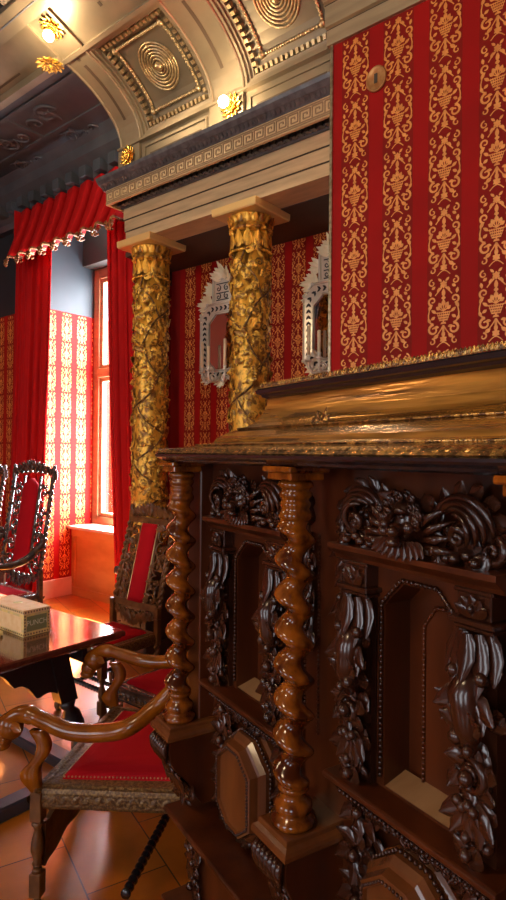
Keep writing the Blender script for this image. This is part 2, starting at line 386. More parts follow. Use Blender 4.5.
# ceiling over the window bay with its dentil cornice
m = MB(); m.box(XL, -3.87, 2.55, 3.62, 4.50, 4.62)
for a, b in ((2.66,2.70),(3.05,3.09)): m.box(XL, -3.9, a, b, 4.485, 4.50)
m.box(-5.0,-4.96,2.7,3.05,4.485,4.50)
for (cx, cy, sg) in ((-5.35,2.9,1),(-4.6,2.86,-1),(-6.0,2.88,-1),(-5.6,3.22,1),(-4.7,3.2,1)):
    m.scroll((cx,cy,4.49), (1,0,0), (0,1,0), .13, .018, 1.3, 0, sg, n=18)
    m.scroll((cx+.22*sg,cy+.03,4.49), (1,0,0), (0,1,0), .09, .014, 1.1, PI, -sg, n=14)
    for k in range(5): m.leaf((cx,cy,4.497), (math.cos(k*1.3),math.sin(k*1.3),0), (0,0,-1), .13, .06, .1)
struct(m, 'ceiling_bay', DARKCEIL)
m = MB()
m.sweepx([(3.6,4.10),(3.52,4.10),(3.50,4.16),(3.44,4.20),(3.44,4.26),(3.32,4.36),(3.30,4.44),(3.24,4.50),(3.6,4.50)], XL, -3.9)
x = XL+.05
while x < -3.95:
    m.box(x, x+.10, 3.35, 3.45, 4.19, 4.29); x += .22
struct(m, 'trim_6', DARKCEIL)

# entablature over the columns
EX0, EX1 = -3.87, -1.42
m = MB()
m.sweepx([(3.35,3.305),(3.125,3.305),(3.125,3.385),(3.112,3.39),(3.112,3.475),(3.10,3.48),(3.10,3.565),(3.35,3.565)], EX0, EX1)
en = struct(m, 'trim_7', PALETRIM)
m = MB()
for y, z in ((3.123,3.387),(3.110,3.477)): m.box(EX0-.001, EX1, y-.010, y+.01, z-.003, z+.001)
m.build('fascia_line', GROOVE, en)
m = MB()
m.sweepx([(3.35,3.565),(3.08,3.565),(3.06,3.60),(2.973,3.60),(2.973,3.672),(3.05,3.672),(3.35,3.672)], EX0-.008, EX1)
x = EX0
while x < EX1:
    m.box(x, x+.028, 3.035, 3.075, 3.57, 3.605); m.ball((x+.037, 3.055, 3.577), .011, 6); x += .05
m.build('bead_course', PEWTER, en)
m = MB(); m.box(EX0-.03, EX1, 2.95, 2.972, 3.555, 3.672); m.box(EX0-.03, EX0-.01, 2.972, 3.35, 3.555, 3.672); m.build('corona', PALETRIM, en)
# meander relief on the corona
m = MB(); yy = 2.949
x = EX0-.02; z0, z1 = 3.578, 3.648
def hb(xa, xb, z, t=.006): m.box(xa, xb, yy-.004, yy+.003, z-t/2, z+t/2)
def vb(xx, za, zb, t=.006): m.box(xx-t/2, xx+t/2, yy-.004, yy+.003, za, zb)
hb(EX0-.03, EX1, z0-.012, .006); hb(EX0-.03, EX1, z1+.012, .006)
while x < EX1-.1:
    w = .088
    vb(x, z0, z1); hb(x, x+w*.82, z1); vb(x+w*.82, z0+.017, z1); hb(x+w*.27, x+w*.82, z0+.017); vb(x+w*.27, z0+.017, z1-.020)
    hb(x+w*.27, x+w*.58, z1-.020); vb(x+w*.58, z0+.036, z1-.020)
    hb(x, x+w, z0) ; x += w
m.build('meander_relief', [MEANDER], en)
m = MB()
m.sweepx([(3.35,3.672),(2.945,3.672),(2.93,3.69),(2.90,3.70),(2.875,3.725),(2.865,3.745),(3.35,3.745)], EX0-.06, EX1)
x = EX0-.04
while x < EX1:
    m.leaf((x, 2.935, 3.680), (0,-.75,.65), (0,-.65,-.75), .070, .034, .02); x += .036
m.build('leaf_cyma', PEWTER, en)

# ---- cove: profile and mapping (x, t, depth)
CP = [(3.10,4.05),(3.095,4.12),(3.04,4.23),(2.94,4.325),(2.82,4.405),(2.69,4.462),(2.56,4.505),(2.38,4.572),(2.20,4.64)]
CT = [0]
for a, b in zip(CP, CP[1:]): CT.append(CT[-1]+math.hypot(b[0]-a[0], b[1]-a[1]))
def cev(t):
    t = max(0, min(t, CT[-1]-1e-6)); i = 0
    while CT[i+1] < t: i += 1
    k = (t-CT[i])/(CT[i+1]-CT[i])
    q = []
    for j in (0, 1):
        p0 = CP[max(0,i-1)][j]; p1 = CP[i][j]; p2 = CP[i+1][j]; p3 = CP[min(len(CP)-1,i+2)][j]
        q.append(.5*(2*p1+(p2-p0)*k+(2*p0-5*p1+4*p2-p3)*k*k+(3*p1-p0-3*p2+p3)*k**3))
    return q
def cm(x, t, d=0):          # d > 0 goes up into the vault, d < 0 comes down into the room
    a = cev(t); e = .01; b = cev(t-e); c = cev(t+e); ty = c[0]-b[0]; tz = c[1]-b[1]; q = math.hypot(ty, tz)
    ny, nz = -tz/q, ty/q     # candidate normal
    if ny < 0 or nz < 0 and abs(nz) > abs(ny): ny, nz = -ny, -nz
    if nz < 0: nz = -nz
    if ny < 0: ny = -ny
    return V((x, a[0]+ny*d, a[1]+nz*d))
def cbox(m, x0, x1, t0, t1, d0, d1, mt=0, n=None):
    n = n or max(1, int((t1-t0)/.06)); rings = []
    for i in range(n+1):
        t = t0+(t1-t0)*i/n; rings.append([cm(x0,t,d0), cm(x1,t,d0), cm(x1,t,d1), cm(x0,t,d1)])
    m.loft(rings, mt, False)
TT = CT[6]           # end of the curved part
m = MB()
ribs = [(-3.91,-3.655),(-2.905,-2.595),(-1.85,-1.42)]
for a, b in ribs: cbox(m, a, b, 0, TT, 0, .12, 0, 14)
cof = [(-3.655,-2.905),(-2.595,-1.85)]
T0, T1 = .035, TT-.02
for a, b in cof:
    cbox(m, a, b, 0, T0, 0, .12); cbox(m, a, b, T1, TT, 0, .12)
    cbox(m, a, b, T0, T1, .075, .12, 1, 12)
    # rim mouldings
    for (i, d) in ((0, .0), (.018, .02), (.036, .04)):
        w = .018
        cbox(m, a+i, a+i+w, T0+i, T1-i, d, .08, 0, 12); cbox(m, b-i-w, b-i, T0+i, T1-i, d, .08, 0, 12)
        cbox(m, a+i+w, b-i-w, T0+i, T0+i+w, d, .08); cbox(m, a+i+w, b-i-w, T1-i-w, T1-i, d, .08)
# base band above the cornice with panels
m.box(EX0-.04, EX1, 3.10, 3.3, 3.74, 4.06)
m.box(EX0-.04, EX1, 3.06, 3.12, 4.035, 4.05); m.box(EX0-.04, EX1, 3.08, 3.12, 3.745, 3.80)
for a, b in ribs: m.box(a, b, 3.075, 3.12, 3.80, 4.035)
for a, b in cof:
    for (x0,x1,z0,z1) in ((a+.04,b-.04,3.985,4.00),(a+.04,b-.04,3.835,3.85),(a+.04,a+.055,3.85,3.985),(b-.055,b-.04,3.85,3.985)):
        m.box(x0, x1, 3.088, 3.12, z0, z1)
# lintel face above vault
# sloping beam that runs on over the window bay
cbox(m, XL, XR-1.0-3.62, TT, CT[-1], 0, .12, 0, 3)
cbox(m, XL, -1.42, TT-.012, TT+.018, -.022, .02, 0, 1); cbox(m, XL, -1.42, CT[-1]-.03, CT[-1], -.022, .02, 0, 1)
m.box(XL, -3.9, 2.50, 2.56, 4.46, 4.52)
for a, b in ribs:
    cbox(m, a-.012, a+.012, TT, CT[-1], -.02, .02, 0, 1); cbox(m, b-.012, b+.012, TT, CT[-1], -.02, .02, 0, 1)
vault = struct(m, 'ceiling_cove', [SILVER, SILVERD])
# rib edges
m = MB()
for a, b in ribs:
    for x in (a+.012, b-.012): m.tube([cm(x, TT*i/20, -.004) for i in range(21)], .012, 6)
m.build('rib_edge', SILVER, vault)
# grooves in ribs, band and beam: recess shade put in as dark strips
m = MB()
for a, b in ribs:
    c = (a+b)/2
    cbox(m, c-.013, c+.013, .20, TT-.10, -.0025, .01, 0, 12)
    cbox(m, c-.013, c+.013, TT-.055, TT-.03, -.0025, .01, 0, 1)
for a, b in cof:
    m.box(a+.10, b-.10, 3.0975, 3.11, 3.905, 3.93)
    c = (a+b)/2; cbox(m, c-.012, c+.012, TT+.14, TT+.17, -.002, .01, 0, 1)
for c in (-4.6, -5.4, -6.4):
    cbox(m, c-.25, c+.25, TT+.10, TT+.115, -.003, .01, 0, 1)
m.build('groove', GROOVE, vault)
# coffers: dentils, gold bead frame, rings and boss
for ci, (a, b) in enumerate(cof):
    m = MB()
    x = a+.07
    while x < b-.08:
        for t in (T0+.058, T1-.088): cbox(m, x, x+.022, t, t+.030, .035, .078, 0, 1)
        x += .041
    t = T0+.10
    while t < T1-.11:
        for xx in (a+.058, b-.088): cbox(m, xx, xx+.030, t, t+.022, .035, .078, 0, 1)
        t += .041
    m.build('dentil_row', GOLDT, vault)
    m = MB(); i = .135
    xa, xb, ta, tb = a+i, b-i, T0+i, T1-i; q = .0
    for (p, r) in (((xa,ta),(xb,ta)),((xb,ta),(xb,tb)),((xb,tb),(xa,tb)),((xa,tb),(xa,ta))):
        L = math.hypot(r[0]-p[0], r[1]-p[1]); n = int(L/.019)
        for k in range(n):
            x = p[0]+(r[0]-p[0])*k/n; t = p[1]+(r[1]-p[1])*k/n
            m.ball(cm(x, t, .062), (.011,.011,.011) if k % 2 else (.015,.012,.012), 6)
        m.tube([cm(p[0]+(r[0]-p[0])*k/8, p[1]+(r[1]-p[1])*k/8, .066) for k in range(9)], .009, 6)
    for (x, t) in ((xa,ta),(xb,ta),(xb,tb),(xa,tb)): m.ball(cm(x, t, .055), .024, 8)
    m.build('bead_frame', GOLDT, vault)
    m = MB(); cx, ct = (a+b)/2, (T0+T1)/2
    for k in range(6):
        r = .045+k*.021
        m.tube([cm(cx+r*math.cos(2*PI*j/32), ct+r*math.sin(2*PI*j/32), .070) for j in range(32)], .0085, 6, loop=True)
    m.ball(cm(cx, ct, .066), (.034,.034,.034), 12)
    m.build('ring_boss', GOLDT, vault)

# main ceiling of the room
m = MB(); m.box(XL, XR, YB, 2.22, 4.86, 4.95); m.box(XL, XR, 2.16, 2.24, 4.60, 4.9)
for x in (-6.3, -5.0, -3.79, -2.7, -1.6, -.2, 1.2, 2.5): m.box(x-.13, x+.13, YB, 2.16, 4.66, 4.86)
for y in (.9, -.6, -2.1, -3.6): m.box(XL, XR, y-.13, y+.13, 4.67, 4.86)
x = XL+.02
while x < XR:
    m.box(x, x+.028, 2.10, 2.16, 4.76, 4.80, 1); x += .055
struct(m, 'ceiling', [DARKCEIL, SILVER])
m = MB(); m.sweepx([(2.24,4.58),(2.10,4.62),(2.10,4.66),(2.14,4.67),(2.14,4.70),(2.24,4.70)], XL, XR)
for x in (-6.3, -5.0, -3.79, -2.7, -1.6, -.2, 1.2, 2.5): m.box(x-.11, x+.11, .0, 2.13, 4.64, 4.66)
struct(m, 'trim_8', SILVER)
# remaining room walls (behind and beside the camera) with window openings
m = MB(); m.box(XL-.3, XL, YB, 4.6, 0, 4.9); struct(m, 'wall_left', PLAINWALL)
m = MB(); m.box(XR, XR+.3, YB, 4.6, 0, 4.9); struct(m, 'wall_side', PLAINWALL)
m = MB()
for x0, x1 in ((XL,-5.2),(-4.0,-1.7),(-.5,1.2),(2.4,XR)): m.box(x0, x1, YB-.3, YB, 0, 4.9)
for x0, x1 in ((-5.2,-4.0),(-1.7,-.5),(1.2,2.4)): m.box(x0, x1, YB-.3, YB, 0, .9); m.box(x0, x1, YB-.3, YB, 3.4, 4.9)
struct(m, 'wall_rear', PLAINWALL)
MB.K, MB.WK, MB.DY = 1., 1., 1.
for i, (x0, x1) in enumerate(((-5.2,-4.0),(-1.7,-.5),(1.2,2.4))):
    m = MB()
    m.box(x0, x0+.07, YB-.2, YB-.1, .9, 3.4); m.box(x1-.07, x1, YB-.2, YB-.1, .9, 3.4); m.box(x0+.07, x1-.07, YB-.2, YB-.1, .9, .98); m.box(x0+.07, x1-.07, YB-.2, YB-.1, 3.32, 3.4)
    m.box((x0+x1)/2-.035, (x0+x1)/2+.035, YB-.2, YB-.1, .98, 3.32); m.box(x0+.07, (x0+x1)/2-.035, YB-.2, YB-.1, 2.3, 2.37); m.box((x0+x1)/2+.035, x1-.07, YB-.2, YB-.1, 2.3, 2.37)
    struct(m, 'window_%d' % (i+2), FRAMEWOOD)

# ================================================================== GILDED COLUMNS
def gilded_column(x, label):
    y = 3.27; R = .133
    t = thing('gilded_column', label, 'column', (x, y, 0), 0, 'gilded columns under the entablature')
    m = MB(); m.box(-.20,.20,-.20,.20,0,.12,ch=.01); m.box(-.18,.18,-.18,.18,.12,.62,ch=.005); m.box(-.20,.20,-.20,.20,.62,.68,ch=.012)
    for sg in (-1, 1):
        m.box(-.12,.12,sg*.18-.006,sg*.18+.006,.2,.54); m.box(sg*.18-.006,sg*.18+.006,-.12,.12,.2,.54)
    m.build('pedestal', SOFFIT, t)
    m = MB(); m.lathe([(.19,.68),(.195,.70),(.185,.73),(.165,.74),(.165,.76),(.178,.78),(.165,.80),(.15,.81)], 32)
    m.build('base_moulding', GOLDDARK, t)
    m = MB(); m.lathe([(R,.80),(R+.004,1.4),(R,2.2),(R-.006,3.13)], 40); m.build('shaft', GOLD, t)
    def cyl(a, z, r): return V((r*math.cos(a), r*math.sin(a), z))
    MB.K, MB.WK, MB.DY = .3, 1.15, .5
    m = MB(); random.seed(11); r0 = R+.001
    # two counter-wound vine stems
    NZ = 90
    for ph in (0, PI):
        for sg in (1, -1):
            pts = [cyl(ph+sg*(2.15*PI*(z-.82)/1.0)+.25*math.sin(z*16), z, r0+.006+.004*math.sin(z*23)) for z in [.82+(3.0-.82)*i/NZ for i in range(NZ+1)]]
            m.tube(pts, .0075, 6)
    # tendrils
    for k in range(46):
        a = random.uniform(0, 2*PI); z = random.uniform(.86, 2.96)
        c = cyl(a, z, r0+.004); ax = V((-math.sin(a), math.cos(a), 0))
        m.scroll(c, ax, (0,0,1), random.uniform(.03,.045), .006, 1.1, random.uniform(0,6), random.choice((-1,1)), n=10, seg=5)
    m.build('vine', GOLDDARK, t)
    m = MB()
    z = .85
    while z < 2.99:
        n = 9; off = random.uniform(0, 1)
        for k in range(n):
            a = 2*PI*(k+off)/n+random.uniform(-.12,.12); ax = V((-math.sin(a), math.cos(a), 0)); nr = V((math.cos(a), math.sin(a), 0))
            th = random.uniform(0, 2*PI); d = ax*math.cos(th)+V((0,0,1))*math.sin(th)
            zz = z+random.uniform(-.02,.02)
            m.leaf(cyl(a, zz, r0+.002), d, nr, random.uniform(.06,.095), random.uniform(.035,.055), random.uniform(.02,.10), rows=5)
            if random.random() < .25:
                for j in range(3): m.ball(cyl(a+random.uniform(-.1,.1), zz+random.uniform(-.02,.02), r0+.004), .009, 6)
        z += .048
    m.build('leaf_relief', GOLDLEAF, t)
    # capital: rope, fluted leaves, egg course, abacus
    m = MB(); m.tube([cyl(2*PI*j/40, 3.00, R+.006) for j in range(40)], .010, 6, loop=True)
    for j in range(30): m.ball(cyl(2*PI*j/30, 3.00, R+.014), .010, 6)
    m.lathe([(R,3.14),(R+.014,3.15),(R+.014,3.165),(R+.004,3.175),(R+.006,3.20),(R+.018,3.235),(R+.022,3.245),(R+.018,3.252),(R-.02,3.252)], 36)
    for j in range(12):
        a = 2*PI*j/12; nr = V((math.cos(a), math.sin(a), 0))
        m.leaf(cyl(a, 3.02, R+.003), (0,0,1), nr, .125, .055, .08)
        a += PI/12; nr = V((math.cos(a), math.sin(a), 0))
        m.ball(cyl(a, 3.06, R+.003), (.008,.008,.03), 6)
    for j in range(18):
        a = 2*PI*j/18; nr = V((math.cos(a), math.sin(a), 0))
        m.leaf(cyl(a, 3.185, R+.012), (nr.x*.5, nr.y*.5, .9), nr, .06, .045, .2)
        m.ball(cyl(a+PI/18, 3.155, R+.014), .012, 6)
    m.build('capital', GOLD, t)
    m = MB(); m.loft([[(sx*w, sy*w, z) for sx, sy in ((-1,-1),(1,-1),(1,1),(-1,1))] for w, z in ((.175,3.250),(.190,3.250),(.196,3.260),(.198,3.300),(.198,3.304))], 0, False)
    m.build('abacus', ABACUS, t)
    MB.K, MB.WK, MB.DY = 1., 1., 1.
gilded_column(-3.72, 'gilded relief column beside the red window curtain')
gilded_column(-2.675, 'gilded relief column standing between the two glass wall mirrors')

# ================================================================== ROSETTES AND LAMPS
def rosette(name_mb, c, u, w, n, r, mt=0):
    u = V(u).normalized(); w = V(w).normalized(); n = V(n).normalized(); c = V(c)
    for ring, (rr, L, W, k, lift) in enumerate(((r*.30, r*.72, r*.42, 12, .10), (r*.18, r*.48, r*.30, 9, .3))):
        for j in range(k):
            a = 2*PI*j/k+ring*.2; d = u*math.cos(a)+w*math.sin(a)
            name_mb.leaf(c+d*rr+n*(.006+.010*ring), d+n*lift, n, L, W, .12, mt)
    pts = [c+(u*math.cos(2*PI*j/20)+w*math.sin(2*PI*j/20))*r*.30+n*.022 for j in range(20)]
    name_mb.tube(pts, r*.09, 6, mt, loop=True)
    for j in range(7):
        a = 2*PI*j/7; name_mb.ball(c+(u*math.cos(a)+w*math.sin(a))*r*.14+n*.03, r*.08, 6, mt)
    name_mb.ball(c+n*.032, r*.10, 8, mt)
def tagm(o, label, cat, group=None):
    o['label'] = label; o['category'] = cat
    if group: o['group'] = group
    return o
m = MB(); rosette(m, (-3.78, 3.073, 3.955), (1,0,0), (0,0,1), (0,-1,0), .085)
tagm(m.build('gold_rosette', ROSETTE), 'round gold flower rosette without a bulb, above the open end of the cornice', 'rosette')
m = MB(); rosette(m, (-3.93, 2.46, 4.455), (1,0,0), (0,1,0), (0,-.1,-1), .10)
tagm(m.build('gold_rosette', GOLDLEAF), 'dull gold leafy rosette at the foot of the ceiling beam over the dark bay', 'rosette')
def lamp(loc, n, label, up=(0,0,1), power=20):
    n = V(n).normalized(); t = thing('rosette_lamp', label, 'lamp', loc, 0, 'bare bulb lamps with gold rosettes')
    u = n.cross(V(up)).normalized(); w = u.cross(n)
    m = MB(); rosette(m, (0,0,0), u, w, n, .088); m.build('gold_rosette', ROSETTE, t)
    m = MB(); m.tube([n*.02, n*.05], .014, 8); m.build('socket', ROSETTE, t)
    m = MB(); m.tube([n*.05, n*.062, n*.08, n*.10, n*.115, n*.122], [.012,.022,.038,.038,.024,.004], 12); m.build('bulb', BULB, t)
    L = bpy.data.lights.new('bulb_light', 'POINT'); L.energy = power; L.color = (1, .70, .38); L.shadow_soft_size = .04
    o = bpy.data.objects.new('bulb_light', L); COL.objects.link(o); o.parent = t; o.location = n*.19
p = cm(-3.74, CT[-1]-.17, -.001)
lamp(p, (0,-.35,-.94), 'lit bare bulb on a gold rosette under the ceiling beam, beyond the first coffer', (1,0,0), 24)
lamp((-2.69, 3.074, 3.965), (0,-1,-.05), 'lit bare bulb on a gold rosette above the cornice between two coffers', power=18)

# oval plate on the big wall
t = thing('oval_plate', 'small oval worn brass plate with a dark slot, high on the red wallpaper', 'wall plate', (-1.197, 2.297, 3.195))
m = MB(); X = Matrix.Rotation(PI/2, 4, 'X')
m.loft([[(.047*s_*math.cos(2*PI*j/28), -h, .055*s_*math.sin(2*PI*j/28)) for j in range(28)] for s_, h in ((1,0),(1,.006),(.93,.010),(.86,.007),(.2,.007))], 0, True); m.build('plate', BRASSP, t)
m = MB(); m.box(-.007,.007,-.010,-.006,-.020,.020); m.build('slot', GROOVE, t)

# ================================================================== VENETIAN MIRROR SCONCES
def leafburst(m, c, n, L, W, a0, a1, k, mt=0, seed=0):
    random.seed(seed)
    for j in range(k):
        a = a0+(a1-a0)*j/max(1, k-1)+random.uniform(-.1,.1)
        m.leaf(c, (math.cos(a), -.25+random.uniform(-.15,.1), math.sin(a)), n, L*random.uniform(.8,1.15), W, .3, mt, rows=5)
def mirror_sconce(x, label):
    y = 3.895
    t = thing('mirror_sconce', label, 'mirror', (x, y, 2.565), 0, 'glass mirror sconces on the alcove wall')
    w, h, c = .215, .30, .08
    octo = lambda s_, dz=0: [(-(w+s_),-(h+s_)+c),(-(w+s_)+c,-(h+s_)),((w+s_)-c,-(h+s_)),((w+s_),-(h+s_)+c),((w+s_),(h+s_)-c),((w+s_)-c,(h+s_)),(-(w+s_)+c,(h+s_)),(-(w+s_),(h+s_)-c)]
    m = MB(); m.prism(octo(-.055), -.05, -.0); m.build('mirror_glass', MIRROR, t)
    m = MB(); A = octo(.03); B = octo(-.055)
    m.loft([[(q[0], -.004, q[1]) for q in A], [(q[0], -.045, q[1]) for q in A], [(q[0], -.065, q[1]) for q in octo(.018)], [(q[0], -.040, q[1]) for q in octo(-.04)], [(q[0],-.060,q[1]) for q in B], [(q[0], -.01, q[1]) for q in B]], 0, False, caps=False)
    for j in range(8):
        a, b = A[j], A[(j+1) % 8]; m.tube([(a[0],-.06,a[1]),(b[0],-.06,b[1])], .009, 6); m.ball((a[0],-.062,a[1]), .015, 8)
        a, b = B[j], B[(j+1) % 8]; m.tube([(a[0],-.06,a[1]),(b[0],-.06,b[1])], .007, 6)
    m.build('frame', MIRFRAME, t)
    m = MB(); C_ = octo(-.012)
    for j in range(8):
        a, b = V((C_[j][0], 0, C_[j][1])), V((C_[(j+1) % 8][0], 0, C_[(j+1) % 8][1])); d = (b-a); L = d.length; d.normalize(); s_ = d.cross(V((0,1,0)))
        k = int(L/.045)
        for i in range(max(1, k)):
            p = a+d*(L*(i+.5)/max(1, k))+V((0,-.058,0))
            for q in (-1, 1):
                m.leaf(p, d*.7+s_*q*.6, (0,-1,0), .034, .018, .02, rows=3)
            m.ball(p, (.007,.003,.007), 6)
    m.build('etched_pattern', ETCH, t)
    # crest plate with pierced pattern and glass leaves
    m = MB(); m.box(-.10,.10,-.05,-.01,h+.03,h+.25,ch=.01); m.box(-.115,.115,-.06,-.02,h+.035,h+.05); m.box(-.115,.115,-.06,-.02,h+.235,h+.25)
    m.box(-.115,-.10,-.06,-.02,h+.05,h+.235); m.box(.10,.115,-.06,-.02,h+.05,h+.235); m.build('crest_plate', MIRFRAME, t)
    m = MB()
    for sg in (-1, 1):
        for z in (.09, .16): m.scroll((sg*.045, -.053, h+z), (1,0,0), (0,0,1), .03, .006, 1.2, PI/2, sg, n=12, seg=5)
    for z in (.06, .12, .2): m.box(-.07,.07,-.0545,-.05,h+z-.004,h+z+.004)
    m.build('crest_pattern', ETCH, t)
    m = MB()
    leafburst(m, (0,-.03,h+.24), (0,-1,0), .13, .06, .1, PI-.1, 11, 0, 1); leafburst(m, (0,-.05,h+.25), (0,-1,0), .08, .05, .3, PI-.3, 7, 0, 8)
    for sg in (-1, 1):
        leafburst(m, (sg*.11,-.03,h+.16), (0,-1,0), .09, .045, PI/2-sg*.4, PI/2-sg*2.2, 6, 0, 2)
        leafburst(m, (sg*.15,-.03,h+.04), (0,-1,0), .11, .05, PI/2-sg*.2, PI/2-sg*2.3, 8, 0, 3)
        leafburst(m, (sg*.20,-.03,h-.08), (0,-1,0), .07, .04, PI/2-sg*.6, PI/2-sg*2.3, 5, 0, 4)
        leafburst(m, (sg*.16,-.03,-h), (0,-1,0), .07, .04, -PI/2+sg*.1, -PI/2+sg*1.6, 5, 0, 5)
    leafburst(m, (0,-.03,-h-.02), (0,-1,0), .09, .05, -.3, -PI+.3, 7, 0, 6)
    m.build('glass_leaves', CRYSTAL, t)
    for sg, hh in ((-1, .23), (0, .17), (1, .23)):
        ex = sg*.13; ey = -.16-.06*(sg == 0)
        m = MB()
        m.tube([(0,-.05,-h+.02),(ex*.4,-.11,-h-.05),(ex*.8,ey*.9,-h-.06),(ex,ey,-h-.02),(ex,ey,-h+.03)], [.011,.010,.010,.009,.009], 8)
        m.scroll((ex*.75, ey*.8, -h-.03), (1,0,0), (0,0,1), .04, .008, 1.2, 0, sg or 1, n=12, seg=5)
        m.lathe([(.008,.0),(.026,.010),(.032,.016),(.012,.020),(.014,.045),(.017,.05),(.010,.05)], 12, (ex, ey, -h+.02))
        m.build('candle_arm', MIRFRAME, t)
        m = MB(); m.lathe([(.0125,0),(.0125,hh),(.006,hh+.004)], 10, (ex, ey, -h+.06)); m.lathe([(.0015,0),(.0012,.012)], 5, (ex,ey,-h+.06+hh)); m.build('candle', WAX, t)
mirror_sconce(-3.455, 'white glass leaf mirror sconce partly behind the middle gilded column')
mirror_sconce(-2.36, 'white glass leaf mirror sconce cut off by the big red wall')

# ================================================================== CURTAINS
def curtain(name, label, x0, x1, z0, z1, y, folds, shift, seed):
    random.seed(seed); n = folds*10; rows = 22; rings = []
    ph = [random.uniform(-.5,.5) for _ in range(folds+1)]
    for j in range(rows+1):
        v = j/rows; row = []
        for i in range(n+1):
            u = i/n; a = u*folds*2*PI+ph[int(u*folds*.999)]*.6
            px = x0+(x1-x0)*u+shift(v)*(1 if True else 0)
            dep = (.035+.02*math.sin(u*9+seed))*(.7+.3*v)
            row.append(V((px+.012*math.sin(a*1.7), y+dep*math.sin(a+.3*math.sin(v*3)), z1+(z0-z1)*v)))
        rings.append(row)
    m = MB(); m.loft(rings, 0, True, caps=False, closed=False)
    o = m.build(name, CURTAIN); s_ = o.modifiers.new('thick', 'SOLIDIFY'); s_.thickness = .006
    return tagm(o, label, 'curtain')
curtain('red_curtain', 'long red curtain beside the striped window reveal, the one away from the gilded column', -6.20, -5.50, .03, 3.95, 3.50, 7, lambda v: -.16*v**1.3, 3)
curtain('red_curtain', 'long red curtain hanging between the window and the gilded column', -4.61, -4.16, .03, 3.95, 3.50, 6, lambda v: .20*v**1.5, 5)
# pleated valance
t = thing('pleated_valance', 'red box-pleated valance with gold scalloped fringe over the window', 'valance', (0,0,0))
m = MB(); n = 9; xa, xb = -5.90, -4.02; W = (xb-xa)/n; rows = 10; rings = []; frx = []
def val_pt(u, v):    # u in 0..n
    k = math.floor(min(u, n-1e-6)); f = u-k
    if f < .76: d = (-.03-.06*f)*min(1, f/.05+.3, (.76-f)/.03+.2)
    else: d = .045
    bulge = .75+.35*v
    y = 3.40-.16*v**1.3+d*bulge
    z = 4.13-(.555+.05*math.sin(PI*min(1, f/.76)) )*v
    return V((xa+W*u-.02*v, y, z))
steps = [k+f for k in range(n) for f in (0,.02,.05,.12,.25,.4,.55,.65,.71,.74,.755,.762,.77,.85,.92,.97,.99)]+[n]
for j in range(rows+1): rings.append([val_pt(u, j/rows) for u in steps])
m.loft(rings, 0, True, caps=False, closed=False)
# left return of the valance to the wall, and an added unseen board to block window light
m2 = MB(); m2.box(xa, xb, 3.42, 3.59, 4.05, 4.08); m2.build('light_block_board', FRAMEWOOD, t)
m.box(xa-.012, xa-.004, 3.30, 3.41, 3.62, 4.13)
o = m.build('pleated_cloth', CURTAIN, t); s_ = o.modifiers.new('thick', 'SOLIDIFY'); s_.thickness = .006
m = MB()
m.tube([val_pt(u, 1.0)+V((0,-.006,.01)) for u in steps], .012, 6)
m.tube([val_pt(u, .955)+V((0,-.006,0)) for u in steps], .006, 6)
u = 0.05
while u < n:
    p = val_pt(u, 1.0)+V((0,-.004,-.012)); m.lathe([(.004,0),(.012,-.006),(.012,-.016),(.006,-.022)], 6, p, X=None); u += .11
m.build('fringe', FRINGE, t)
# ================================================================== CARVED CABINET
cab = thing('carved_cabinet', 'huge dark carved walnut cabinet with twisted columns and a glossy chest-like top', 'cabinet', (-.724, 1.041, 0), math.radians(-19.53))
XA, XB = -.62, .70
m = MB()
m.box(XA+.02, XB, .16, .70, .06, 1.578)
m.box(XA, XB+.01, -.01, .71, 0, .09, ch=.008)
m.build('carcass', WALNUT, cab)
NY = [0, -1, 0]
MB.K, MB.WK, MB.DY = .35, 1.45, .35
def foliage(m, x0, x1, z0, z1, y, seed, dens=1.0, sc=1.0):
    """symmetric-free run of scrolls, leaves and fruit in relief facing -y"""
    random.seed(seed); n = int(dens*(x1-x0)*(z1-z0)/.00042/sc/sc)
    for k in range(n):
        x = random.uniform(x0, x1); z = random.uniform(z0, z1); a = random.uniform(0, 2*PI); r = random.random()
        if r < .55: m.leaf((x, y, z), (math.cos(a), -.15, math.sin(a)), NY, random.uniform(.03,.05)*sc, random.uniform(.018,.028)*sc, random.uniform(.1,.5), rows=5)
        elif r < .75: m.scroll((x, y-.004, z), (1,0,0), (0,-.2,1), random.uniform(.014,.022)*sc, .0055*sc, 1.3, a, random.choice((-1,1)), n=11, seg=6)
        else: m.ball((x, y-.006*sc, z), random.uniform(.007,.012)*sc, 8)
def beads(m, pts, r, step, closed=False):
    pts = [V(p) for p in pts]
    if closed: pts.append(pts[0])
    for a, b in zip(pts, pts[1:]):
        n = max(1, int((b-a).length/step))
        for k in range(n): m.ball(a+(b-a)*((k+.5)/n), r, 6)

BAYS = [-.285, .275]
COLX = [-.569, 0, .569]
ZS = .966           # top of the ledge below the doors
# body front framing: stiles behind columns, frieze, rails
m = MB()
for x in COLX: m.box(max(XA+.02, x-.085), x+.085, .095, .165, .60, 1.578)
m.box(XA+.004, -.535, .046, .165, .60, 1.578, ch=.003)
m.box(XA+.02, XB, .085, .165, 1.425, 1.578)
m.box(XA+.02, XB, .10, .165, .60, ZS-.03)
m.box(XA+.02, XB, .055, .165, .09, .555)
m.build('front_frame', DOORWOOD, cab)
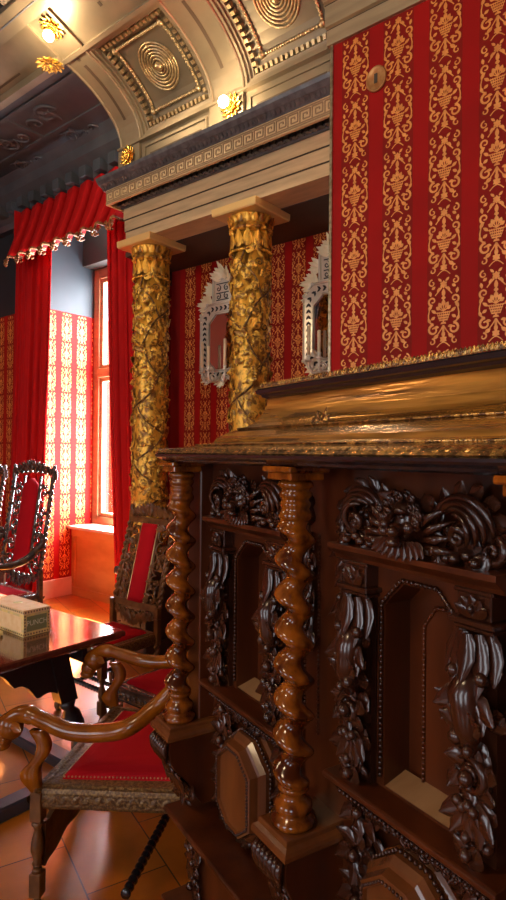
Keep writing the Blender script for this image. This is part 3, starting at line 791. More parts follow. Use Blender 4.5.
# ledges
def ledge(z, yf, name, t=.030, x0=XA, x1=XB+.01):
    m = MB(); m.sweepx([(.17,z-t),(yf+.022,z-t),(yf+.016,z-t*.7),(yf+.006,z-t*.55),(yf,z-t*.35),(yf,z-t*.08),(yf+.006,z),(.17,z)], x0, x1)
    return m.build(name, DOORWOOD, cab, bevel=.0015)
ledge(.560, -.026, 'lower_ledge', .034)
ledge(.30, -.030, 'base_ledge', .03)
for bx in BAYS:
    ledge(ZS, .018, 'door_sill', .030, bx-.20, bx+.20)
    m = MB(); m.sweepx([(.17,ZS-.045),(.05,ZS-.045),(.042,ZS-.030),(.17,ZS-.030)], bx-.19, bx+.19)
    beads(m, [(bx-.18,.043,ZS-.037),(bx+.18,.043,ZS-.037)], .0045, .011); m.build('sill_bead', WALNUT, cab)

def arch(w, zb, zs, zt, cut=.5): return [(-w,zb),(-w,zs),(-w*cut,zt),(w*cut,zt),(w,zs),(w,zb)]
def plate(m, outer, inner, y0, y1, cx):
    O0 = [(cx+x, y0, z) for x, z in outer]; I0 = [(cx+x, y0, z) for x, z in inner]; I1 = [(cx+x, y1, z) for x, z in inner]; O1 = [(cx+x, y1, z) for x, z in outer]
    n = len(outer); vs = O0+I0+I1+O1; fs = []
    for j in range(n):
        k = (j+1) % n; fs += [(j,k,n+k,n+j), (n+j,n+k,2*n+k,2*n+j), (3*n+j,3*n+k,k,j)]
    m.add(vs, fs, 0, False)
doors = []
for bi, bx in enumerate(BAYS):
    d = bpy.data.objects.new('door', None); COL.objects.link(d); d.parent = cab; doors.append(d)
    W = .108; zb, zt0 = ZS, 1.40
    inner = arch(.088, zb+.004, 1.315, 1.362, .45)
    outer = [(-W,zb),(-W,1.315),(-W,zt0),(W,zt0),(W,1.315),(W,zb)]
    m = MB(); plate(m, outer, inner, .078, .148, bx); m.box(bx-W, bx+W, .145, .16, zb, zt0)
    m.build('door_panel', DOORWOOD, d)
    m = MB(); ar = arch(.094, zb+.02, 1.317, 1.369, .45); P = [(bx+x, .074, z) for x, z in ar]
    m.tube(P, .0042, 6); beads(m, P, .0052, .0105)
    m.build('bead_moulding', WALNUT, d)
    # inner field with its own beaded arch, standing proud of the niche back
    m = MB(); ar = arch(.052, zb+.010, 1.278, 1.318, .45); m.prism([(bx+.012+x, z) for x, z in ar], .134, .150); P = [(bx+.012+x, .132, z) for x, z in ar]
    m.tube(P, .0036, 6); beads(m, P, .0045, .0095); m.build('inner_field', DOORWOOD, d)
    m = MB(); m.loft([[(bx-.087,.080,zb+.004),(bx+.087,.080,zb+.004),(bx+.087,.134,zb+.020),(bx-.087,.134,zb+.020)],[(bx-.087,.080,zb+.0),(bx+.087,.080,zb+.0),(bx+.087,.134,zb+.0),(bx-.087,.134,zb+.0)]],0,False)
    m.build('niche_sill', SILLWOOD, d)
    m = MB(); m.sweepx([(.15,1.392),(.045,1.392),(.040,1.400),(.030,1.408),(.022,1.414),(.022,1.424),(.15,1.424)], bx-.195, bx+.195)
    m.build('door_cornice', DOORWOOD, d, bevel=.001)
    # herm pilasters
    for sg in (-1, 1):
        px = bx+sg*.139; hw = .029
        m = MB()
        m.box(px-hw, px+hw, .065, .15, ZS, 1.392)
        # capital block with a leaf face, cap mouldings
        m.box(px-hw-.003, px+hw+.003, .045, .10, 1.345, 1.392, ch=.002)
        for (z, o_, t) in ((1.335,.014,.010),(1.326,.008,.008),(1.384,.008,.008)): m.box(px-hw-o_, px+hw+o_, .050-o_, .10, z, z+t, ch=.002)
        for a in (-1.1,-.55,0,.55,1.1): m.leaf((px, .044, 1.350), (math.sin(a), -.2, math.cos(a)), NY, .034, .016, .3)
        m.ball((px,.038,1.362), .007, 8)
        # lambrequin of acanthus under the cap
        for k in range(5):
            xx = px+(k-2)*.014; m.leaf((xx, .052-.010*(2-abs(k-2)), 1.326), ((k-2)*.12, -.25, -1), NY, .075+.02*(k % 2), .022, .35)
        for q in (-1, 1):
            m.scroll((px+q*.022, .040, 1.262), (1,0,0), (0,0,1), .016, .0075, 1.2, PI/2, q, n=14)
            m.ball((px+q*.026, .030, 1.262), .012, 8)
        # body: tapered swag, big side scroll, fruit
        m.tube([(px,.050,1.27),(px-sg*.004,.030,1.23),(px+sg*.004,.028,1.18),(px,.046,1.13)], [.020,.027,.022,.012], 10)
        for k in range(6):
            a = -PI/2+(k-2.5)*.42; m.leaf((px, .034, 1.235), (math.cos(a), -.35, math.sin(a)), NY, .065, .026, .25)
        for k in range(5):
            a = PI/2+(k-2)*.5; m.leaf((px, .026, 1.175), (math.cos(a), -.35, math.sin(a)), NY, .045, .022, .45)
        m.ball((px-sg*.012,.020,1.165), .013, 8); m.ball((px+sg*.010,.020,1.150), .010, 8)
        m.scroll((px+sg*.004,.036,1.105), (sg,0,0), (0,0,1), .031, .0095, 1.45, PI*.75, -1, n=20, seg=8)
        for q in range(6):
            a = q*1.05; m.leaf((px+sg*.004+.025*math.cos(a), .040, 1.105+.025*math.sin(a)), (math.cos(a+1.1), -.3, math.sin(a+1.1)), NY, .035, .018, .4)
        m.ball((px+sg*.004,.024,1.105), .013, 8)
        for q in range(4): m.ball((px+(-.015+.01*q)*sg, .028, 1.063-.006*(q % 2)), .0095, 8)
        for k in range(5):
            a = -PI/2+(k-2)*.5; m.leaf((px, .042, 1.060), (math.cos(a), -.4, math.sin(a)), NY, .060, .024, .2)
        for q in (-1, 1):
            m.scroll((px+q*.015,.042,1.010), (q,0,0), (0,0,1), .018, .007, 1.2, PI, 1, n=13)
            m.leaf((px, .042, .962), (q*.5,-.3,1), NY, .05, .024, .4)
        m.ball((px,.030,1.012), .010, 8); m.ball((px,.030,.984), .012, 8)
        foliage(m, px-hw, px+hw, .98, 1.30, .050, 31+bi*7+sg, .8)
        m.build('pilaster', WALNUT, d)

# masks with scroll wings over the doors
def mask(bx, seed):
    m = MB(); z0 = 1.485; y = .050
    m.ball((bx,y,z0), (.036,.040,.043), 14)                      # skull
    m.ball((bx,y-.040,z0-.012), (.020,.020,.014), 12)           # muzzle
    for q in (-1, 1):
        m.ball((bx+q*.010,y-.050,z0-.016), (.012,.013,.011), 10)  # lips
        m.ball((bx+q*.022,y-.026,z0-.010), (.014,.014,.013), 10)  # cheeks
        m.ball((bx+q*.014,y-.034,z0+.010), (.0065,.006,.005), 8)  # eyes
        m.tube([(bx+q*.004,y-.038,z0+.014),(bx+q*.014,y-.043,z0+.021),(bx+q*.026,y-.030,z0+.015)], [.004,.006,.003], 6)
        m.leaf((bx+q*.032,y-.005,z0+.025), (q*.9,-.3,.55), (0,-1,0), .040, .022, .3)   # pointed ear
    m.tube([(bx,y-.040,z0+.014),(bx,y-.058,z0-.002),(bx,y-.062,z0-.008)], [.006,.008,.010], 8)
    m.box(bx-.014, bx+.014, y-.052, y-.04, z0-.030, z0-.026); m.ball((bx,y-.040,z0-.036), (.015,.015,.010), 10)
    random.seed(seed)
    for k in range(38):                                          # curls and beard
        a = random.uniform(-.6, PI+.6); rr = random.uniform(.033,.050)
        m.scroll((bx+rr*math.cos(a)*.95, y-.012-random.uniform(0,.02), z0+.006+rr*math.sin(a)*.95), (1,0,0), (0,-.3,1), random.uniform(.008,.013), .0048, 1.2, random.uniform(0,6), random.choice((-1,1)), n=9, seg=6)
    for k in range(9): m.leaf((bx+(k-4)*.009, y-.026, z0-.034), ((k-4)*.28,-.5,-1), NY, .034, .014, .2)
    m.build('mask_carving', WALNUT, cab)
    for q in (-1, 1):
        m = MB(); cx = bx+q*.115
        m.scroll((cx,.062,1.478), (q,0,0), (0,-.25,1), .058, .0125, 1.35, PI*.85, -1, n=30, seg=8)
        for k, (R, dp) in enumerate(((.056,.050),(.047,.042),(.038,.036),(.029,.030))):
            pts = []; rr = []
            for i in range(15):
                a = PI*(1.02-.14*k)-i*(.235-.012*k); s_ = 1+.12*math.sin(i*.9)
                pts.append((cx+q*R*math.cos(a), dp-.008*math.sin(PI*i/14), 1.478+R*.98*math.sin(a))); rr.append((.0085-.0012*k)*s_*min(1, .3+i*.25, .25+(14-i)*.3))
            m.tube(pts, rr, 8)
        for k in range(6):
            a = PI*.95-k*.5; c = V((cx+q*.055*math.cos(a), .060, 1.478+.055*math.sin(a)))
            m.leaf(c, (q*math.cos(a-.9), -.2, math.sin(a-.9)), NY, .036, .018, .3)
        m.scroll((cx+q*.004,.030,1.470), (q,0,0), (0,-.2,1), .018, .008, 1.3, 0, 1, n=16, seg=8)
        for k in range(4):
            m.tube([(bx+q*.03,.045,1.47-.008*k),(bx+q*(.06+.008*k),.028,1.495-.017*k),(bx+q*(.10+.004*k),.045,1.52-.026*k)], [.006,.008,.002], 6)
        m.scroll((bx+q*.165,.055,1.452), (q,0,0), (0,0,1), .026, .009, 1.3, PI/2, -1, n=16, seg=8)
        for k in range(6): m.ball((bx+q*(.050+.020*k), .040-.006*(k % 2), 1.437+.005*math.sin(k*2.)), (.011,.011,.009), 8)
        for k in range(8): m.leaf((bx+q*(.035+.018*k), .048, 1.446), (math.sin(k*1.7)*.6,-.5,-.6 if k % 2 else .8), NY, .034, .020, .35)
        foliage(m, min(bx+q*.03, bx+q*.175), max(bx+q*.03, bx+q*.175), 1.434, 1.50, .066, 61+seed+q, .7)
        m.build('scroll_wing', WALNUT, cab)
mask(BAYS[0], 5); mask(BAYS[1], 9)

# leafy pendants hanging on the stiles beside the columns
for k, (px, top) in enumerate(((-.505,1.44),(-.062,1.44),(.062,1.44),(.507,1.44))):
    m = MB(); random.seed(70+k)
    m.lathe([(.004,.07),(.016,.062),(.020,.05),(.012,.04),(.018,.03),(.022,.02),(.020,.010),(.008,0)], 12, (px,.085,top))
    m.tube([(px,.088,top),(px+.003,.080,top-.08),(px-.002,.086,top-.17)], .005, 6)
    for j in range(26):
        z = top-.02-.24*j/26; a = -PI/2+random.uniform(-.9,.9)
        m.leaf((px+random.uniform(-.008,.008), .086, z), (math.cos(a), -.35, math.sin(a)), NY, random.uniform(.035,.055), random.uniform(.014,.022), random.uniform(.15,.5), rows=5)
    for j in range(7): m.ball((px+random.uniform(-.014,.014), .078, top-.05-.03*j), .009, 8)
    m.build('leaf_pendant', WALNUT, cab)
    m = MB(); beads(m, [(px-.024,.0935,1.42),(px-.024,.0935,.97)], .0035, .009); m.build('stile_bead', DOORWOOD, cab); m = MB(); beads(m, [(px+.024,.0935,1.42),(px+.024,.0935,.97)], .0035, .009)
    m.build('stile_bead', DOORWOOD, cab)

# octagonal blocks between ledge and doors, with carved grounds
for bi, bx in enumerate(BAYS):
    def octp(w, h, cx=bx, cz=.752, k=.40): return [(cx-w, cz-h+h*k), (cx-w*.35, cz-h), (cx+w*.35, cz-h), (cx+w, cz-h+h*k), (cx+w, cz+h-h*k), (cx+w*.35, cz+h), (cx-w*.35, cz+h), (cx-w, cz+h-h*k)]
    m = MB()
    lay = [(.108,.135,.105),(.108,.135,.085),(.100,.127,.078),(.100,.127,.052),(.092,.118,.040),(.088,.112,.036),(.083,.107,.016),(.072,.094,.012),(.070,.092,.020)]
    m.loft([[(x, y, z) for x, z in octp(w, h)] for w, h, y in lay], 0, False)
    m.build('octagonal_block', BLOCKWOOD, cab)
    m = MB(); P = [(x, .064, z) for x, z in octp(.103,.131)]; beads(m, P, .0048, .0105, True); m.build('block_bead', WALNUT, cab); m = MB()
    P = [(x, .012, z) for x, z in octp(.0765,.099)]; beads(m, P, .0035, .008, True)
    m.build('block_bead', WALNUT, cab)
    m = MB()
    for sg in (-1, 1):
        for (cx, cz, R, st) in ((.150,.890,.026,0),(.160,.800,.022,2),(.152,.715,.026,4),(.150,.645,.022,1)):
            m.scroll((bx+sg*cx,.080,cz), (sg,0,0), (0,-.2,1), R, .009, 1.4, st, -1, n=18, seg=8)
            for q in range(6):
                a = st+q*1.05; m.leaf((bx+sg*cx+.02*math.cos(a), .078, cz+.02*math.sin(a)), (math.cos(a+.8),-.4,math.sin(a+.8)), NY, .045, .022, .4)
            m.ball((bx+sg*cx,.066,cz), .013, 8)
        a0, a1 = sorted((bx+sg*.115, bx+sg*.185)); foliage(m, a0, a1, .60, .915, .088, 90+bi*5+sg, .8)
        for q in range(5):
            m.scroll((bx+sg*(.02+.024*q),.066,.905+.006*(q % 2)), (sg,0,0), (0,-.3,1), .014, .006, 1.2, q, -1, n=12)
            m.leaf((bx+sg*(.01+.026*q),.070,.610), (sg*(.3*q),-.5,1), NY, .036, .022, .4)
    foliage(m, bx-.11, bx+.11, .892, .918, .080, 120+bi, 1.6); foliage(m, bx-.12, bx+.12, .592, .625, .075, 130+bi, 1.6)
    m.build('scroll_carving', WALNUT, cab)
    # lower framed panels
    m = MB()
    for (w, z0, z1, y) in ((.19,.125,.265,.055),(.17,.14,.25,.040),(.19,.325,.53,.055),(.165,.345,.51,.036)): m.box(bx-w, bx+w, y-.012, y+.02, z0, z1, ch=.008)
    m.build('base_panel', DOORWOOD, cab)
for x in COLX:
    m = MB(); foliage(m, max(x-.05, XA+.02), x+.05, .32, .54, .045, int(200+x*50), .9)
    m.scroll((x,.04,.44), (1,0,0), (0,0,1), .03, .009, 1.4, 0, 1); m.build('base_carving', WALNUT, cab)

# twisted columns: capital, barley-twist shaft, turned base, plinth, corbel
def twisted_column(x, seed):
    root = bpy.data.objects.new('twisted_column', None); COL.objects.link(root); root.parent = cab; root.location = (x, 0, 0)
    m = MB()
    m.box(-.052,.052,-.052,.052,1.562,1.574,ch=.003); m.box(-.043,.043,-.043,.043,1.546,1.562,ch=.002)
    m.lathe([(.030,1.546),(.037,1.540),(.038,1.533),(.033,1.528),(.030,1.524),(.035,1.519),(.036,1.513),(.031,1.507),(.029,1.503),(.034,1.498),(.034,1.492),(.030,1.486),(.033,1.480),(.036,1.474),(.036,1.466),(.031,1.461),(.027,1.455)], 24)
    m.build('capital', TWIST, root)
    m = MB(); rings = []; z0, z1 = .905, 1.462; n = 170; pitch = .0735
    for i in range(n+1):
        z = z0+(z1-z0)*i/n; e = min(1, (z-z0)/.02, (z1-z)/.02); e = max(0, e); a = -2*PI*(z-z0)/pitch+.8
        ox, oy = .0125*e*math.cos(a), .0125*e*math.sin(a); r = .0315
        rings.append([(ox+r*math.cos(2*PI*j/22), oy+r*math.sin(2*PI*j/22), z) for j in range(22)])
    m.loft(rings, 0, True); m.build('twist_shaft', TWIST, root)
    m = MB(); m.lathe([(.028,.912),(.033,.908),(.034,.902),(.029,.897),(.027,.890),(.030,.882),(.038,.876),(.041,.868),(.040,.860),(.035,.854),(.037,.850),(.046,.845),(.049,.838),(.047,.831),(.042,.828)], 26)
    m.build('turned_base', TWIST, root)
    m = MB(); m.loft([[(sx*w, max(-w, sy*w) if sy < 0 else .10, z) for sx, sy in ((-1,-1),(1,-1),(1,1),(-1,1))] for w, z in ((.050,.829),(.052,.826),(.053,.818),(.061,.812),(.064,.806),(.064,.797),(.058,.794),(.055,.790))], 0, False)
    m.build('plinth', BLOCKWOOD, root)
    m = MB(); prof = [(.10,.79),(-.052,.79),(-.054,.765),(-.050,.735),(-.034,.705),(-.010,.68),(.012,.655),(.030,.62),(.050,.59),(.10,.585)]
    m.sweepx(prof, -.050, .050); m.build('corbel', DOORWOOD, root, bevel=.003)
    m = MB(); random.seed(seed)
    for k in range(7):
        m.tube([((k-3)*.0145,-.056,.788),((k-3)*.0145,-.066,.775),((k-3)*.0145,-.064,.752),((k-3)*.013,-.056,.728)], [.006,.009,.008,.004], 8)
    for k in range(5): m.leaf(((k-2)*.018,-.028,.695), ((k-2)*.2,.6,-1), (0,-1,-.4), .07, .026, .3)
    for sg in (-1, 1): m.scroll((sg*.024,-.034,.70), (sg,0,0), (0,-.4,1), .022, .008, 1.3, 1, 1)
    m.scroll((0,.02,.63), (1,0,0), (0,-.4,1), .026, .009, 1.3, 0, 1)
    foliage(m, -.045, .045, .60, .67, .02, seed, 1.)
    for k in range(5): m.ball(((k-2)*.015,-.03+.01*abs(k-2),.69), .010, 8)
    m.build('acanthus', WALNUT, root)
for i, x in enumerate(COLX): twisted_column(x, 300+i)

# chest-like top
def hip(m, prof, mt=0):
    rings = []
    for i, h in prof:
        if h > 1.6: h = 1.6+(h-1.6)*.93
        x0, x1, y0, y1 = -.618+i, .70-i*.4, -.0635+i, .745-i*.3
        rings.append([(x0, y0, h), (x1, y0, h), (x1, y1, h), (x0, y1, h)])
    m.loft(rings, mt, False)
Z = 1.6
m = MB(); hip(m, [(.030,1.573),(.018,1.577),(.013,1.582),(.004,1.587),(.0,1.591),(0,1.596),(.006,1.598)]); m.build('cornice_board', BLACKWOOD, cab)
m = MB(); hip(m, [(.004,1.597),(.0,1.600),(.004,1.605),(.02,1.609),(.035,1.611),(.045,1.616),(.075,1.619),(.085,1.622)]); m.build('gilt_edge', LIDEDGE, cab)
m = MB(); random.seed(8)
x = -.593
while x < .68:
    for q in (0, 1): m.leaf((x, -.056+.010*q, 1.6055+.002*q), (random.choice((-1,1)), .3, .1), (0,-.7,1), .024, .010, .2, rows=4)
    x += .0115
y = -.04
while y < .7:
    m.leaf((-.610, y, 1.606), (0, 1, .1), (-1,0,1), .024, .010, .2, rows=4); y += .012
m.build('gilt_leaf_border', LIDEDGE, cab)
m = MB()
pr = [(.085,1.620),(.107,1.624),(.116,1.630),(.126,1.633),(.132,1.645),(.140,1.652),(.158,1.664),(.172,1.670),(.178,1.672),(.184,1.676),(.195,1.681),(.207,1.690),(.219,1.703),(.229,1.722),(.236,1.745),(.238,1.762),(.236,1.768)]
hip(m, pr); lid = m.build('lid', LIDWOOD, cab)
m = MB()
for i, h in ((.176,1.6695),(.088,1.6230)):
    for (a, b) in (((-.618+i, -.0635+i, h), (.68, -.0635+i, h)), ((-.618+i, -.0635+i, h), (-.618+i, .6, h))): beads(m, [a, b], .0032, .0085); m.tube([a, b], .0028, 6)
m.build('lid_bead', LIDEDGE, lid)
m = MB(); hip(m, [(.238,1.764),(.226,1.770),(.224,1.776),(.214,1.780),(.212,1.790),(.218,1.794)]); m.build('lid_moulding', BLACKWOOD, lid)
m = MB(); hip(m, [(.217,1.792),(.215,1.7945),(.222,1.797),(.25,1.800),(.30,1.803)])
m.build('top_board', BLACKWOOD, lid)
m = MB(); hip(m, [(.31,1.801),(.325,1.808),(.33,1.826),(.345,1.832),(.40,1.834)])
m.build('top_panel', LIDWOOD, lid)
m = MB(); x = -.394
while x < .60: m.leaf((x, .158, 1.784), (.4,-.1,1), (0,-1,.2), .014, .009, .2, rows=3); x += .0095
m.build('top_border', LIDEDGE, lid); m = MB(); x = -.278
while x < .60: m.leaf((x, .262, 1.797), (1,-.1,.3), (0,-1,.4), .028, .014, .2, rows=4); x += .016
m.build('top_border', LIDEDGE, lid)
m = MB()     # small carved lock escutcheon
for k in range(7): m.leaf((-.085+.003*k, .128, 1.676), (math.cos(k*.5-.1),-.2,math.sin(k*.5-.1)*.6), (0,-1,.8), .034, .013, .2)
for q in (-1, 1): m.scroll((-.08+q*.024,.124,1.679), (1,0,0), (0,.4,1), .010, .004, 1.2, 0, q, n=10)
m.build('lock_ornament', LIDEDGE, lid)

# ================================================================== CHAIRS
MB.K, MB.WK, MB.DY = .6, 1.2, .6
def turned(m, a, b, kind='bobbin', r=.016, pitch=.028, seg=10):
    """a turned rod from a to b"""
    a = V(a); b = V(b); L = (b-a).length; n = int(L/pitch*7); pts = []; rad = []
    d = (b-a).normalized(); u = d.cross(V((0,0,1)));
    if u.length < .2: u = d.cross(V((1,0,0)))
    u.normalize(); w = d.cross(u)
    for i in range(n+1):
        s_ = L*i/n; e = min(s_, L-s_)
        if kind == 'bobbin': q = abs(math.sin(PI*s_/pitch))**.6; rad.append(r*(.45+.55*q)); pts.append(a+d*s_)
        else:
            t = 2*PI*s_/(pitch*1.4); rad.append(r*.78); pts.append(a+d*s_+(u*math.cos(t)+w*math.sin(t))*r*.34)
    m.tube(pts, rad, seg)
def turned_leg(m, x, y, z0, z1, r=.022):
    """square blocks with vase turnings between"""
    H = z1-z0
    m.box(x-r, x+r, y-r, y+r, z1-.10, z1, ch=.003)
    m.lathe([(r*.6,z1-.10),(r*1.05,z1-.112),(r*.6,z1-.124),(r*.55,z1-.135),(r*1.0,z1-.17),(r*1.1,z1-.20),(r*.6,z1-.235),(r*.9,z1-.245)], 14, (x, y, 0))
    zb = z0+.17
    if z1-.245 > zb+.02: m.lathe([(r*.9,z1-.245),(r*.55,z1-.26),(r*.6,zb+.02),(r*.9,zb)], 14, (x, y, 0))
    m.box(x-r, x+r, y-r, y+r, zb-.08, zb, ch=.003)
    m.lathe([(r*.8,zb-.08),(r*.5,zb-.09),(r*.9,zb-.115),(r*1.15,zb-.13),(r*1.1,z0+.02),(r*.6,z0)], 14, (x, y, 0))
def seat_parts(t, w0, w1, d, zs, wood, cush=VELVET, nails=True):
    """trapezoid seat: front at y=-d/2 width w0, back y=d/2 width w1"""
    h = .065; rim = .055+(.022 if nails else 0)
    F = [(-w0/2,-d/2),(w0/2,-d/2),(w1/2,d/2),(-w1/2,d/2)]
    sh = lambda k, z: [(x-(k if x > 0 else -k), y+(k if y < 0 else -k), z) for x, y in F]
    m = MB(); m.loft([sh(.004, zs-h), sh(0, zs-h+.01), sh(0, zs-.012), sh(.008, zs), sh(rim, zs+.002), sh(rim+.002, zs-.02)], 0, False)
    random.seed(3)
    for (a, b) in ((F[0],F[1]),(F[1],F[2]),(F[3],F[0])):
        L = math.hypot(b[0]-a[0], b[1]-a[1]); n = int(L/.019); nx, ny = (b[1]-a[1])/L, -(b[0]-a[0])/L
        for k in range(n):
            p = (a[0]+(b[0]-a[0])*(k+.5)/n, a[1]+(b[1]-a[1])*(k+.5)/n)
            dx, dy = (b[0]-a[0])/L, (b[1]-a[1])/L; q = 1 if k % 2 else -1
            m.leaf((p[0], p[1], zs-.032-q*.012), (dx, dy, q*.9), (nx, ny, 0), .038, .02, .1, rows=4)
            m.leaf((p[0]-nx*.03, p[1]-ny*.03, zs), (dx*q, dy*q, .1), (0, 0, 1), .034, .022, .05, rows=4)
    m.build('seat_rail', RAILWOOD if wood is CHAIRWOOD else wood, t)
    m = MB(); m.loft([sh(rim-.002, zs-.01), sh(rim-.002, zs+.006), sh(rim+.012, zs+.020), sh(rim+.05, zs+.030), sh(rim+.11, zs+.034)], 0, False)
    c = m.build('seat', cush, t); b = c.modifiers.new('soft', 'BEVEL'); b.width = .006; b.segments = 2
    if nails:
        m = MB(); P = [(x, y, zs+.010) for x, y, _ in sh(rim+.001, 0)]; beads(m, P, .0035, .013, True); m.build('nail_row', BRASSNAIL, t)
def carved_stretcher(t, xa, xb, y, z0, z1, wood, th=.018):
    m = MB(); n = 24; top = []; bot = []
    for i in range(n+1):
        u = i/n; x = xa+(xb-xa)*u
        top.append((x, z1-.03+.045*math.sin(PI*u)**1.5+.008*math.sin(u*PI*10))); bot.append((x, z0+.05*math.sin(PI*u)**.6+.008*math.cos(u*PI*8)))
    for i in range(n):
        m.prism([bot[i], bot[i+1], top[i+1], top[i]], y-th/2, y+th/2)
    for sg in (-1, 1):
        c = (xa+xb)/2
        for k in range(3):
            m.scroll((c+sg*(.05+.075*k), y-th/2, (z0+z1)/2+.012-.006*k), (sg,0,0), (0,0,1), .034, .010, 1.3, PI/2*k, -1, n=16)
            m.leaf((c+sg*(.03+.08*k), y-th/2, (z0+z1)/2), (sg*.8,-.2,.5), (0,-1,0), .07, .032, .2)
    m.build('carved_stretcher', wood, t)

def backrest(t, w, z0, z1, y0, lean, wood, twist, panel, oval=False, crest_h=.09, post=True):
    """openwork carved back between z0 and z1, leaning back by `lean` metres; panel: half width"""
    Y = lambda z: y0+lean*(z-z0)/(z1-z0)
    if post:
        for sg in (-1, 1):
            m = MB(); x = sg*w/2
            m.box(x-.018, x+.018, Y(z0)-.018, Y(z0)+.018, z0-.02, z0+.05, ch=.003)
            turned(m, (x, Y(z0+.05), z0+.05), (x, Y(z1-.07), z1-.07), 'spiral', .017, .034)
            m.box(x-.018, x+.018, Y(z1)-.018, Y(z1)+.018, z1-.08, z1, ch=.003)
            m.lathe([(.010,0),(.016,.006),(.010,.012),(.017,.024),(.013,.036),(.004,.044)], 12, (x, Y(z1), z1))
            m.build('back_post', twist, t)
    hx = w/2-.022; zz0, zz1 = z0+.03, z1-.055
    if not oval:
        for (za, zb) in ((zz0-.01,zz0+.03),(zz1-.02,zz1+.015)):
            m = MB(); m.loft([[(-hx-.01,Y(z)-.012,z),(hx+.01,Y(z)-.012,z),(hx+.01,Y(z)+.012,z),(-hx-.01,Y(z)+.012,z)] for z in (za, zb)], 0, False); m.build('cross_rail', wood, t)
    # carved ground: side strips with scrolls and leaves
    random.seed(int(w*1000))
    for sg in (-1, 1):
        m = MB(); cx = sg*(hx+panel)/2; hw = (hx-panel)/2
        z = zz0+.05; k = 0
        while z < zz1-.02:
            y = Y(z)
            m.scroll((cx, y, z), (sg,0,0), (0,lean/(z1-z0),1), hw*.95, .010, 1.25, PI/2 if k % 2 else -PI/2, 1 if k % 2 else -1, n=14, seg=6)
            for q in range(4):
                a = random.uniform(0, 2*PI); m.leaf((cx+hw*.4*math.cos(a), y-.006, z+hw*.5*math.sin(a)), (math.cos(a+.9),-.15,math.sin(a+.9)), NY, .05, .024, .25, rows=5)
                m.leaf((cx+hw*.4*math.cos(a), y+.006, z+hw*.5*math.sin(a)), (math.cos(a+.9),.15,math.sin(a+.9)), (0,1,0), .05, .024, .25, rows=4)
            m.ball((cx, y, z), .014, 8)
            z += hw*1.75; k += 1
        m.tube([(sg*(panel+.006),Y(z_),z_) for z_ in (zz0+.02,(zz0+zz1)/2,zz1)], .010, 6); m.tube([(sg*hx,Y(z_),z_) for z_ in (zz0,(zz0+zz1)/2,zz1)], .009, 6)
        m.build('openwork_carving', wood, t)
    # crest and foot carvings
    for (zc, up, nm) in ((z1-.04, 1, 'crest_carving'), (z0+.01, -1, 'lower_carving')):
        m = MB()
        for sg in (-1, 1):
            for k in range(4):
                u = (k+.5)/4; hgt = crest_h*(1-.55*u*u)
                m.scroll((sg*hx*u, Y(zc), zc+up*hgt*.35), (sg,0,0), (0,0,1), crest_h*.30, .011, 1.3, PI/2*up, -up, n=15, seg=6)
                for q in range(3):
                    a = PI/2*up+sg*(u*1.0-.4+.5*q)*(-1)
                    m.leaf((sg*hx*u, Y(zc)-.008, zc+up*hgt*.3), (math.cos(a),-.15,math.sin(a)), NY, hgt*.8, .034, .2, rows=5)
                    m.leaf((sg*hx*u, Y(zc)+.008, zc+up*hgt*.3), (math.cos(a),.15,math.sin(a)), (0,1,0), hgt*.7, .034, .2, rows=4)
        m.ball((0, Y(zc)-.012, zc+up*crest_h*.55), (.028,.016,.034), 10)
        for k in range(5):
            a = PI/2*up+(k-2)*.5; m.leaf((0, Y(zc)-.010, zc+up*crest_h*.5), (math.cos(a),-.1,math.sin(a)), NY, crest_h*.7, .03, .2)
        m.build(nm, wood, t)
    # padded panel
    m = MB(); Zs = [zz0+.03+(zz1-.02-zz0-.03)*i/16 for i in range(17)]
    rings = []
    for i, z in enumerate(Zs):
        u = i/16; p = panel
        if oval:
            if u > .86: p = panel*math.sqrt(max(.01, 1-((u-.86)/.14)**2))
        rings.append([(-p,Y(z)-.006,z),(-p*.8,Y(z)-.026,z),(p*.8,Y(z)-.026,z),(p,Y(z)-.006,z),(p*.8,Y(z)+.012,z),(-p*.8,Y(z)+.012,z)])
    m.loft(rings, 0, True); m.build('back_panel', VELVET, t)
    if not oval:
        m = MB(); z0_, z1_ = Zs[0], Zs[-1]; m.tube([(-panel,Y(z0_)-.012,z0_),(panel,Y(z0_)-.012,z0_),(panel,Y(z1_)-.012,z1_),(-panel,Y(z1_)-.012,z1_)], .004, 6, loop=True)
        m.build('braid', BRASSNAIL, t)

